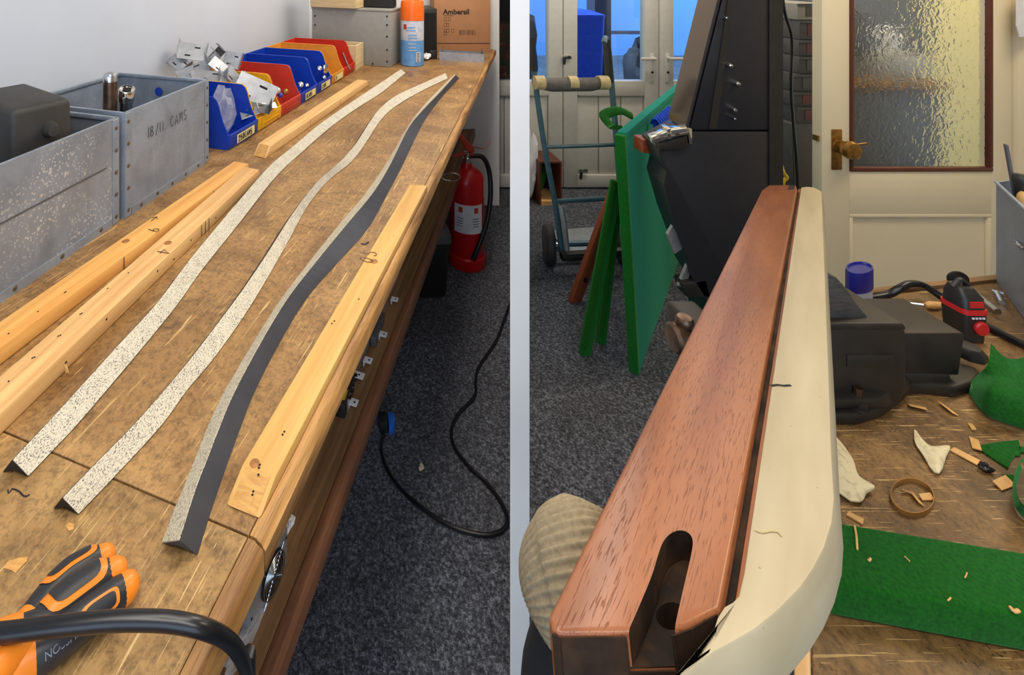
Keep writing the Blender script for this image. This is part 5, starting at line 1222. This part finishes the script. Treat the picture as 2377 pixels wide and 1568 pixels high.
vblock('fixed_jaw', [(1918, 634), (1924, 636), (1944, 646), (1968, 672), (1992, 708), (2020, 742), (2034, 766), (1918, 766)], .725, .80, mat='iron_worn', bev=0.004)
vblock('slide_bar', [(2085, 774), (2236, 774), (2240, 779), (2226, 872), (2085, 872)], .755, .835, bev=0.003)
vblock('slide_foot', [(2070, 868), (2212, 872), (2206, 905), (2070, 905)], .752, .84, bev=0.005)
vblock('front_jaw', [(1645, 800), (1725, 800), (1725, 920), (1655, 920)], .73, .83, bev=0.008)
mk('name_plate', obox(Q(2020, 838, .7145), (.034, 0, 0), (0, .0012, 0), UP*.009), M['iron'], vs, bev=0.001)
mk('screw', tube([Q(1560, 785, .78), Q(1700, 785, .78)], .0165, 16), M['iron'], vs, smooth=True)
mk('screw_boss', lathe([(.0, -.003), (.018, -.002), (.022, .003), (.022, .05), (.018, .055)], Q(1562, 786, .78), 20, (1, 0, 0)), M['brown_steel'], vs, smooth=True)
mk('handle_bar', tube([Q(1589, 720+22, .78), Q(1589, 820, .78)], .008, 12), M['iron'], vs, smooth=True)
mk('handle_knob', lathe([(0, 0), (.010, .001), (.0125, .005), (.0125, .015), (.010, .019), (0, .020)], Q(1589, 764, .78)+UP*.0, 16, (0, 0, 1)), M['brown_steel'], vs, smooth=True)
nb_ = RP(1990, 944); nbb = Vector((nb_.x, nb_.y+.0, RZ+.018))
nbb = P(1991, 944, RZ+.0165)
mk('washer', cyl(nbb, .0135, .003, n=20), M['iron'], vs); mk('nut', cyl(nbb+UP*.003, .0105, .008, n=6), M['iron'], vs); mk('stud', cyl(nbb+UP*.011, .0055, .017, n=12), M['brown_steel'], vs)
hn = Vector((Q(2248, 0, .80).x, .80, RZ+.02)); mk('bolt_head', lathe([(.020, 0), (.020, .008), (.014, .016), (0, .017)], hn, 8), M['black'], vs, smooth=True)

# ------------------------------------------------------------------ things on the right bench
bcn = RP(1996, 690)
bcan = thing('spray_can', 'can with a dark blue plastic cap standing behind the vise', 'can', bcn)
bcn = Vector((Q(1995, 0, .93).x, .93, RZ))
def cring(r, z, n=28):     # can outline at height z
    cy = F*(H-z)/.93+PY; k = r/.0265; return [P(1995+33*k*math.cos(q), cy+15*k*math.sin(q), z) for q in [2*math.pi*i/n for i in range(n)]]
mk('body', loft([cring(.024, RZ), cring(.025, RZ+.002), cring(.025, RZ+.05)]), M['whitecan'], bcan, smooth=True)
mk('cap', loft([cring(.0265, RZ+.045), cring(.0265, RZ+.078), cring(.0255, RZ+.083), cring(.0225, RZ+.083), cring(.0215, RZ+.080), cring(.004, RZ+.0805)]), M['bluecap'], bcan, smooth=True)
rd = thing('battery_pack', 'black and red battery tool pack behind the vise', 'battery', RP(2250, 850))
rx = Q(2250, 0, .86).x
mk('housing', loft([rrect(Vector((rx, .868, 0)), .019, .017, .008, RZ+.001), rrect(Vector((rx, .868, 0)), .021, .019, .008, RZ+.045), rrect(Vector((rx, .868, 0)), .019, .017, .008, RZ+.075), rrect(Vector((rx, .872, 0)), .013, .011, .006, RZ+.088)]), M['black'], rd, smooth=True)
mk('red_band', loft([rrect(Vector((rx, .868, 0)), .0222, .0202, .009, RZ+.050), rrect(Vector((rx, .868, 0)), .0218, .0198, .009, RZ+.058)]), M['toolred'], rd, smooth=True)
mk('red_label', obox((rx, .8505, RZ+.067), (.012, 0, 0), (0, .001, 0), UP*.005), M['toolred'], rd)
mk('lettering', typeset('BATT', .008, (rx-.014, .8375, RZ+.071), (1, 0, 0), UP), M['paper'], rd) if False else None
mk('red_button', lathe([(.0115, 0), (.0115, .003), (.010, .005), (0, .0055)], (rx+.005, .8495, RZ+.028), 20, (0, -1, 0)), M['toolred'], rd, smooth=True)
for k in range(4): mk('charge_light', obox((rx-.008+.006*k, .8486, RZ+.045), (.0018, 0, 0), (0, .0008, 0), UP*.0014), M['paper'], rd)
mk('strap_lug', tube([(rx-.014, .872, RZ+.084), (rx, .872, RZ+.097), (rx+.014, .872, RZ+.085)], .004, 8, sm=4), M['black'], rd, smooth=True)
one('bench_cable', tube([RP(1960, 700, RZ+.01), RP(2050, 688, RZ+.012), RP(2092, 668, RZ+.03), RP(2112, 660, RZ+.035), RP(2145, 664, RZ+.03), RP(2200, 700, RZ+.012), RP(2270, 745, RZ+.007), RP(2330, 778, RZ+.007), RP(2420, 822, RZ+.007)], .0062, 12, sm=7), M['gloss_black'], 'black cable looping across the bench behind the vise', 'cable', smooth=True)
cbt = thing('coach_bolt', 'long bright coach bolt with a dark round washer on the bench', 'bolt', RP(2270, 690))
c1, c2_ = RP(2228, 652, RZ+.016), RP(2316, 724, RZ+.0065); ba = (c2_-c1).normalized()
mk('shank', tube([c1, c2_], .0056, 12), M['steel'], cbt, smooth=True); mk('washer', cyl(c1-ba*.006, .0165, .003, ba, 24), M['iron'], cbt)
mk('dome_head', lathe([(.012, 0), (.011, -.004), (.006, -.008), (0, -.009)], c1-ba*.006, 18, ba), M['steel'], cbt, smooth=True)
sbt = thing('small_bolt', 'small bolt lying between the coach bolt and the steel tray', 'bolt', RP(2318, 690))
mk('shank', tube([RP(2314, 680, RZ+.006), RP(2326, 704, RZ+.005)], .0048, 12), M['steel'], sbt, smooth=True); mk('cross_pin', tube([RP(2302, 674, RZ+.008), RP(2330, 682, RZ+.008)], .0028, 8), M['zinc'], sbt, smooth=True)
scw = thing('screwdriver', 'screwdriver with wooden handle lying behind the vise slide', 'screwdriver', RP(2140, 706))
mk('blade', tube([RP(2098, 704, RZ+.006), RP(2150, 710, RZ+.006)], .0028, 8), M['steel'], scw, smooth=True); mk('handle', tube([RP(2148, 710, RZ+.007), RP(2160, 709, RZ+.008), RP(2184, 708, RZ+.007)], [.004, .0068, .005], 12), M['shaving'], scw, smooth=True)
# grey steel tray box at the right edge with tools in it
ga, gbp = RP(2312, 655), RP(2377, 742); gu = (gbp-ga); gv = Vector((1, .25, 0)).normalized()*.25
gt = thing('tool_box', 'open grey steel tool box at the right bench end', 'tool box', ga+gv*.5)
mk('front_panel', rbox(ga, gu*1.6, gv*.012, RZ+.001, RZ+.205), M['galv'], gt, bev=0.0008, seg=1); mk('end_panel', rbox(ga+gv*.012, gu.normalized()*.003, gv*.98, RZ+.001, RZ+.205), M['galv'], gt)
mk('back_panel', rbox(ga+gv*.99, gu*1.6, gv*.012, RZ+.001, RZ+.205), M['galv'], gt); mk('base', rbox(ga+gv*.02, gu*1.58, gv*.96, RZ+.001, RZ+.004), M['galv'], gt)
mk('rim', tube([ga+UP*.205, ga+gu*1.6+UP*.205], .003, 8), M['galv'], gt, smooth=True)
mk('wire_handle', tube([ga+gu*.75+gv*-.01+UP*.13, ga+gu*.9-gv*.04+UP*.135, ga+gu*1.0-gv*.01+UP*.13], .003, 8, sm=5), M['steel'], gt, smooth=True)
def inbox(a, b_, z): q = ga+gu*a+gv*b_; return Vector((q.x, q.y, z))
r0, r1 = inbox(.5, .28, RZ+.006), inbox(.15, .075, 1.187); rx_ = (r1-r0).normalized(); ry_ = gu.normalized(); ry_ = (ry_-rx_*ry_.dot(rx_)).normalized()
one('steel_rasp', obox((r0+r1)/2, rx_*((r1-r0).length/2), ry_*.007, rx_.cross(ry_)*.002), M['greydark'], 'flat steel rasp standing in the grey tool box', 'rasp', bev=0.001)
one('black_brush', tube([inbox(.42, .22, RZ+.006), inbox(.42, .2, 1.08), inbox(.41, .18, 1.125), inbox(.41, .18, 1.135)], [.008, .010, .0125, .008], 12, sm=3), M['black'], 'black brush handle standing in the grey tool box', 'brush', smooth=True)
one('file_handle', tube([inbox(.6, .25, RZ+.006), inbox(.57, .22, 1.02), inbox(.54, .2, 1.09), inbox(.53, .2, 1.105)], [.008, .011, .013, .007], 12, sm=3), M['shaving'], 'turned wooden file handle in the grey tool box', 'handle', smooth=True)
# green felt pieces
gp = thing('felt_rail', 'dark green felt covered rail lying across the bench front', 'felt rail', RP(2100, 1400))
ph_ = .036
top = [RP(1938, 1208, RZ+ph_), RP(2420, 1286, RZ+ph_), RP(2420, 1440, RZ+ph_), RP(1926, 1352, RZ+ph_)]
bot = [Vector((p.x, p.y, RZ+.001)) for p in top]
mk('covering', hexa(bot, top), M['felt'], gp, xd=(top[1]-top[0]), bev=0.005, seg=3)
mk('folded_end', prism([RP(1905, 1300, RZ+.03), RP(1935, 1240, RZ+.034), RP(1929, 1352, RZ+.034), RP(1924, 1395, RZ+.012), RP(1880, 1372, RZ+.004)], (0, .002, -.004)), M['felt_d'], gp, bev=0.0015)
def scrap(name, label, pts, mat, cat, z=RZ+.001, th=.002, bumpz=None, group=None):
    V = [RP(x, y, z+(bumpz[i] if bumpz else 0)) for i, (x, y) in enumerate(pts)]
    return one(name, prism(V, (0, 0, th)), M[mat], label, cat, group)
def cloth(name, label, rows, mat, cat, th=.0018):
    """rows of (x, y, height) pixels -> folded sheet with thickness"""
    hk = .5 if mat == 'leather' else 1.0
    R2 = [cr([RP(x, y, RZ+.002+h*hk) for x, y, h in r], 4) for r in rows]
    R3 = [cr([R2[j][i] for j in range(len(R2))], 4) for i in range(len(R2[0]))]
    n = len(R3[0]); m_ = len(R3); V = [p for r in R3 for p in r]; k0 = len(V); V += [p+UP*th for p in V]; Fc = []
    for i in range(m_-1):
        for k in range(n-1): a = i*n+k; Fc += [(a, a+1, a+n+1, a+n), (k0+a, k0+a+n, k0+a+n+1, k0+a+1)]
    for i in range(m_-1): Fc += [(i*n, (i+1)*n, k0+(i+1)*n, k0+i*n), (i*n+n-1, k0+i*n+n-1, k0+(i+1)*n+n-1, (i+1)*n+n-1)]
    for k in range(n-1): Fc += [(k, k0+k, k0+k+1, k+1), ((m_-1)*n+k, (m_-1)*n+k+1, k0+(m_-1)*n+k+1, k0+(m_-1)*n+k)]
    return one(name, (V, Fc), M[mat], label, cat, smooth=True, ang=60)
gc_ = cloth('green_cloth', 'bright green felt cloth draped beside the vise', [
    [(2300, 800, .07), (2330, 830, .06), (2362, 836, .05), (2420, 820, .05)],
    [(2292, 850, .055), (2330, 870, .05), (2370, 880, .045), (2430, 880, .04)],
    [(2262, 880, .02), (2300, 910, .045), (2360, 930, .035), (2440, 940, .03)],
    [(2246, 908, .0), (2285, 955, .012), (2350, 975, .012), (2450, 1000, .01)],
    [(2272, 940, .0), (2292, 966, .002), (2360, 992, .001), (2460, 1020, .001)]], 'felt', 'cloth')
scrap('felt_scrap', 'pointed triangular green felt scrap on the bench', [(2263, 1039), (2318, 1030), (2364, 1025), (2368, 1040), (2368, 1060), (2356, 1060), (2346, 1074), (2340, 1090), (2300, 1064)], 'felt', 'felt scrap', group='green felt scraps')
scrap('felt_scrap', 'small green felt sliver under the looped felt', [(2326, 1105), (2358, 1107), (2362, 1120), (2338, 1120)], 'felt', 'felt scrap', group='green felt scraps')
scrap('felt_scrap', 'narrow green felt strip at the picture edge near the triangular scrap', [(2366, 1040), (2420, 1050), (2420, 1062), (2368, 1052)], 'felt', 'felt scrap', group='green felt scraps')
cloth('felt_loop', 'curled loop of green felt at the bench right end', [
    [(2377, 1066, .04), (2362, 1090, .042), (2358, 1130, .04), (2370, 1170, .036), (2400, 1190, .03)],
    [(2366, 1075, .02), (2354, 1110, .02), (2350, 1150, .018), (2362, 1184, .016), (2400, 1206, .014)],
    [(2372, 1090, .0), (2360, 1130, .0), (2356, 1165, .0), (2368, 1196, .0), (2405, 1220, .0)]], 'felt', 'felt loop')
# cream offcuts
cloth('cream_offcut', 'long torn cream offcut beside the rail near the vise foot', [
    [(1900, 1005, .002), (1932, 1010, .010), (1956, 1034, .006)], [(1905, 1060, .002), (1950, 1062, .016), (1980, 1070, .006)], [(1915, 1110, .002), (1960, 1100, .014), (1994, 1108, .006)],
    [(1940, 1140, .001), (1978, 1138, .010), (2030, 1132, .010)], [(1975, 1166, .001), (2000, 1166, .003), (2012, 1146, .003)]], 'leather', 'offcut')
cloth('cream_offcut', 'speckled cream offcut with a hooked tip in mid bench', [
    [(2122, 1000, .002), (2128, 1004, .004), (2132, 1012, .004)], [(2124, 1030, .002), (2146, 1036, .008), (2160, 1038, .004)], [(2142, 1058, .001), (2172, 1048, .010), (2204, 1038, .006)],
    [(2158, 1086, .001), (2178, 1080, .008), (2196, 1064, .004)], [(2168, 1098, .001), (2180, 1100, .003), (2188, 1090, .002)]], 'leather', 'offcut')
# amber ring and shavings
rcx, rcy = 2118, 1160
def pring(cx, cy, rx, ry, z, n=36, tilt=0.0):
    return [P(cx+rx*math.cos(q)*math.cos(tilt)-ry*math.sin(q)*math.sin(tilt), cy+rx*math.cos(q)*math.sin(tilt)+ry*math.sin(q)*math.cos(tilt), z) for q in [2*math.pi*k/n for k in range(n)]]
ro, ri = pring(rcx, rcy, 52, 41, RZ+.001, tilt=.25), pring(rcx, rcy, 49.5, 38.5, RZ+.001, tilt=.25); n_r = 36
one('amber_ring', (ro+ri+[p+UP*.005 for p in ro]+[p+UP*.005 for p in ri], [f for k in range(n_r) for f in ((k, (k+1) % n_r, 72+(k+1) % n_r, 72+k), (36+k, 108+k, 108+(k+1) % n_r, 36+(k+1) % n_r), (72+k, 72+(k+1) % n_r, 108+(k+1) % n_r, 108+k), (k, 36+k, 36+(k+1) % n_r, (k+1) % n_r))]), M['ring'], 'thin amber coloured ring lying on the bench', 'ring', smooth=True)
CH = [((2150, 1158), .008, 'square wood chip inside the amber ring'), ((2128, 1162), .007, 'curled wood chip in the middle of the ring'), ((2108, 1146), .006, 'small reddish wood chip inside the ring'),
      ((2264, 1034), .012, 'pale shaving beside the triangular felt scrap'), ((2240, 1062), .012, 'thin curled shaving below the felt scrap tip'), ((2330, 1126), .014, 'pale wood strip beside the looped felt'),
      ((2200, 952), .010, 'pale chip in front of the vise base'), ((2130, 948), .011, 'curved shaving under the vise base'), ((2256, 994), .006, 'dark ringed chip near the green cloth'), ((1985, 1206), .007, 'small chip behind the green felt rail')]
for k, ((x, y), s, lab) in enumerate(CH):
    c = RP(x, y, RZ+.001); an = k*1.3; u = Vector((math.cos(an), math.sin(an), 0)); v = Vector((-u.y, u.x, 0))
    g = prism([c-u*s-v*s*.35, c+u*s*.9-v*s*.3, c+u*s+v*s*.35+UP*.003, c-u*s*.8+v*s*.3+UP*.002], UP*.0014)
    one('wood_chip', g, M['shaving'], lab, 'wood chip', 'wood chips on the bench')
one('rubber_crumb', merge(crumple(RP(2288, 1092, RZ+.001), .007, .006, .007, 55, U=Vector((1, 0, 0)), V=Vector((0, 1, 0)))), M['black'], 'black rubber crumb beside the triangular felt scrap', 'crumb', smooth=True)
SHV = [((1984, 1222), (1988, 1246), (1990, 1276), .002, 'forked twig of wood shaving on the felt rail'), ((2015, 1300), (2018, 1302), (2021, 1297), .002, 'tiny chip on the felt rail near the fork'), ((2100, 1292), (2106, 1298), (2112, 1304), .0012, 'thin shaving in the middle of the felt rail'),
       ((2200, 1395), (2205, 1391), (2207, 1388), .0012, 'short shaving near the felt rail front edge'), ((2345, 1410), (2354, 1420), (2365, 1418), .003, 'pale chip at the far right of the felt rail'), ((2240, 1342), (2243, 1336), (2245, 1330), .001, 'curled thread on the felt rail')]
for a, b_, c, wd, lab in SHV:
    one('wood_shaving', tube([RP(x, y, RZ+ph_+.002) for x, y in (a, b_, c)], wd*.5, 6, sm=3), M['shaving'], lab, 'shaving', 'shavings on the felt rail')

# ------------------------------------------------------------------ the wooden rail held in the hand
K = 300.0; zc = H-K/F; sl_ = -0.2313
VPX, VPY = 1897.0, 186.0
def RR(x, y, lift=0.0):
    D = K/(y-VPY); return Vector(((x-PX)/F*D, D, zc+sl_*D))+RN*lift
rd_ = Vector(((VPX-PX)/F, 1, -(VPY-PY)/F)).normalized()
RN = Vector((1, 0, 0)).cross(rd_).normalized(); RN = RN if RN.z > 0 else -RN
rail = thing('pool_table_rail', 'varnished red-brown oak rail with cream rubber cushion held over the bench', 'rail', RR(1500, 900)-RN*.05)
outline = [(1281, 1464), (1330, 1468), (1400, 1468), (1562, 1460), (1600, 1446), (1662, 1417), (1698, 1242), (1766, 897), (1823, 585), (1852, 431), (1844, 429), (1838, 431), (1790, 428), (1782, 429), (1774, 433), (1648, 697), (1500, 980), (1398, 1180), (1272, 1448)]
# straight board: recompute side points on exact vanishing lines
def line_to_vp(p, y):
    t = (y-VPY)/(p[1]-VPY); return (VPX+(p[0]-VPX)*t, y)
wl = (1398, 1180); wr = (1766, 897); cl_ = (1791, 897); crr = (1925, 897)
board = [(1300, 1468), (1562, 1462), (1600, 1448), line_to_vp(wr, 1412), line_to_vp(wr, 440), (line_to_vp(wr, 430)[0]-5, 430), (line_to_vp(wl, 430)[0]+10, 430), line_to_vp(wl, 442), line_to_vp(wl, 1430), (1280, 1458)]
oak = mk('oak_board', prism([RR(*p) for p in board], -RN*.042), M['oak'], rail, xd=rd_, bev=0.0026, seg=3)
def cutter(geo):
    o = mk('cutter_tmp', geo, M['oak_dark']); return o
def boolean(o, geos):
    for g in geos:
        c = cutter(g); md = o.modifiers.new('b', 'BOOLEAN'); md.object = c; md.operation = 'DIFFERENCE'; md.solver = 'EXACT'; md.material_mode = 'TRANSFER'
        bpy.context.view_layer.update()
        me = bpy.data.meshes.new_from_object(o.evaluated_get(bpy.context.evaluated_depsgraph_get()))
        o.modifiers.clear(); o.data = me; bpy.data.objects.remove(c)
slot = [(1436, 1510), (1447, 1490)]+[(p.x, p.y) for p in cr([Vector(q+(0,)) for q in ((1470, 1440), (1510, 1345), (1528, 1288), (1540, 1258), (1556, 1240), (1578, 1232), (1598, 1238), (1608, 1256), (1604, 1290), (1588, 1360), (1572, 1430))], 4)]+[(1560, 1490), (1556, 1510)]
boolean(oak, [prism([RR(*p, lift=.01) for p in slot], -RN*.024)])
hole = [(1550+36*math.cos(a*math.pi/9), 1355+30*math.sin(a*math.pi/9)) for a in range(18)]
boolean(oak, [prism([RR(*p, lift=.002) for p in hole], -RN*.034)])
sl2 = [(1452, 1466), (1474, 1440), (1514, 1345), (1530, 1288), (1543, 1260), (1558, 1244), (1578, 1236), (1596, 1241), (1605, 1257), (1601, 1290), (1585, 1360), (1568, 1430), (1562, 1462)]
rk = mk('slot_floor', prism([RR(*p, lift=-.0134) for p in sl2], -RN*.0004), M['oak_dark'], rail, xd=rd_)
boolean(rk, [prism([RR(*p, lift=.002) for p in hole], -RN*.034)])
for a_, b_ in (((1281, 1459), (1299, 1468)), ((1299, 1468), (1452, 1465.4)), ((1556, 1462.2), (1562, 1462)), ((1562, 1462), (1600, 1448)), ((1600, 1448), (1660, 1414))):
    pa, pb2 = RR(*a_), RR(*b_); en = (pb2-pa).cross(RN).normalized(); en = en if en.y < 0 else -en
    mk('end_face', prism([pa-RN*.0016+en*.0003, pb2-RN*.0016+en*.0003, pb2-RN*.0418+en*.0003, pa-RN*.0418+en*.0003], en*.0006), M['oak_dark'], rail)
pa, pb2 = RR(1446, 1466), RR(1564, 1462); en = (pb2-pa).cross(RN).normalized(); en = en if en.y < 0 else -en
mk('end_face', prism([pa-RN*.0145+en*.0003, pb2-RN*.0145+en*.0003, pb2-RN*.0418+en*.0003, pa-RN*.0418+en*.0003], en*.0006), M['oak_dark'], rail)
mk('bolt_hole_lining', prism([RR(*p, lift=-.0331) for p in hole], -RN*.001), M['near_black'], rail)
grv = [line_to_vp(wr, 1400), line_to_vp(cl_, 1400), line_to_vp(cl_, 432), line_to_vp(wr, 432)]
mk('tongue', prism([RR(*p, lift=-.007) for p in grv], -RN*.03), M['oak_edge'], rail, xd=rd_)
mk('dark_groove', prism([RR(*p, lift=-.0062) for p in (line_to_vp(wr, 1398), line_to_vp((1778, 897), 1398), line_to_vp((1776, 897), 440), line_to_vp(wr, 440))], -RN*.0006), M['oak_dark'], rail, xd=rd_)
right_edge = [line_to_vp(crr, 445), line_to_vp(crr, 700), line_to_vp(crr, 900), (1931, 1060), (1937, 1160), (1932, 1215), (1914, 1273), (1889, 1322), (1859, 1365), (1808, 1418), (1751, 1464), (1702, 1492), (1658, 1516), (1615, 1546), (1580, 1575), (1540, 1612)]
inner = [(1520, 1600), (1562, 1572), (1584, 1552), (1612, 1532), (1638, 1512), (1650, 1490), (1656, 1462), (1664, 1436), (1680, 1410), (1700, 1399), (1714, 1384), line_to_vp(cl_, 1330), line_to_vp(cl_, 1180), line_to_vp(cl_, 900), line_to_vp(cl_, 600), line_to_vp(cl_, 436), (1872, 434), (1890, 436)]
mk('cushion', prism([RR(*p, lift=.0005) for p in right_edge+inner], -RN*.026), M['cushion'], rail, xd=rd_, bev=0.0016, seg=2)
mk('cushion_backing', prism([RR(*p, lift=-.012) for p in ((1602, 1500), (1652, 1470), (1652, 1500), (1606, 1530))], -RN*.012), M['oak_dark'], rail, xd=rd_)
mk('pen_mark', ribbon([RR(x, y, .0009) for x, y in ((1789, 899), (1805, 897), (1820, 899), (1836, 898))], .0016, RN), M['ink'], rail)
mk('glue_smear', ribbon([RR(x, y, .0008) for x, y in ((1752, 1236), (1770, 1242), (1790, 1238), (1806, 1240), (1815, 1250))], .0008, RN), M['tape'], rail)
mk('far_notch', prism([RR(x, y, .0006) for x, y in ((1832, 431), (1846, 431), (1842, 440), (1829, 441))], -RN*.001), M['near_black'], rail)

# ------------------------------------------------------------------ the hand holding it
per = thing('person', "person's hand in a ribbed beige knit glove and black sleeve gripping the rail", 'person', Q(1250, 1560, .42)-UP*.1)
def knit(axis, rad, n=352, ribs=22, amp=.045, sq=1.0):
    pts = cr(axis, 10); fr_ = frames(pts); V = []; Fc = []; m_ = len(pts)
    for i, (p, (t, a, b_)) in enumerate(zip(pts, fr_)):
        r = lerpl(rad, i/(m_-1))
        for k in range(n):
            q = 2*math.pi*k/n; rr_ = r*(1+amp*math.cos(ribs*q)); V.append(p+a*(math.cos(q)*rr_*sq)+b_*(math.sin(q)*rr_))
    for i in range(m_-1):
        for k in range(n): Fc.append((i*n+k, i*n+(k+1) % n, (i+1)*n+(k+1) % n, (i+1)*n+k))
    Fc += [tuple(range(n-1, -1, -1)), tuple((m_-1)*n+k for k in range(n))]
    return (V, Fc)
A0 = Q(1240, 1398, .315); A1 = Q(1258, 1390, .313); A2 = Q(1300, 1380, .31); A3 = Q(1350, 1376, .308); A4 = Q(1420, 1385, .312)
hand = knit([A0, A1, A2, A3, A4], [.002, .020, .031, .0385, .034], ribs=44, amp=.032, sq=1.1)
A3 = A4
# fingers curl up under the board, thumb on its side
fing = []
for k in range(4):
    b0_ = A3+Vector((-.02+.010*k, .004+.012*k, -.012)); L = (.05, .058, .054, .044)[k]
    fing.append(tube([b0_, b0_+Vector((.02, .010, -.016)), b0_+Vector((.02+L*.55, .014, -.012)), b0_+Vector((.02+L, .016, .000))], [.0105, .0100, .0092, .0070], 12, sm=5))
th0 = A2+Vector((.03, .02, -.025)); fing.append(tube([th0, th0+Vector((.014, .018, .004)), th0+Vector((.030, .034, .0))], [.012, .0105, .008], 12, sm=5))
mk('knit_glove', merge(hand, *fing), M['knit'], per, smooth=True, ang=70)
mk('sleeve', tube([Q(1296, 1460, .322), Q(1288, 1560, .33), Q(1290, 1700, .345), Q(1300, 1900, .37), Q(1310, 2300, .42)], [.014, .020, .024, .03, .036], 24, sm=6), M['sleeve'], per, smooth=True)
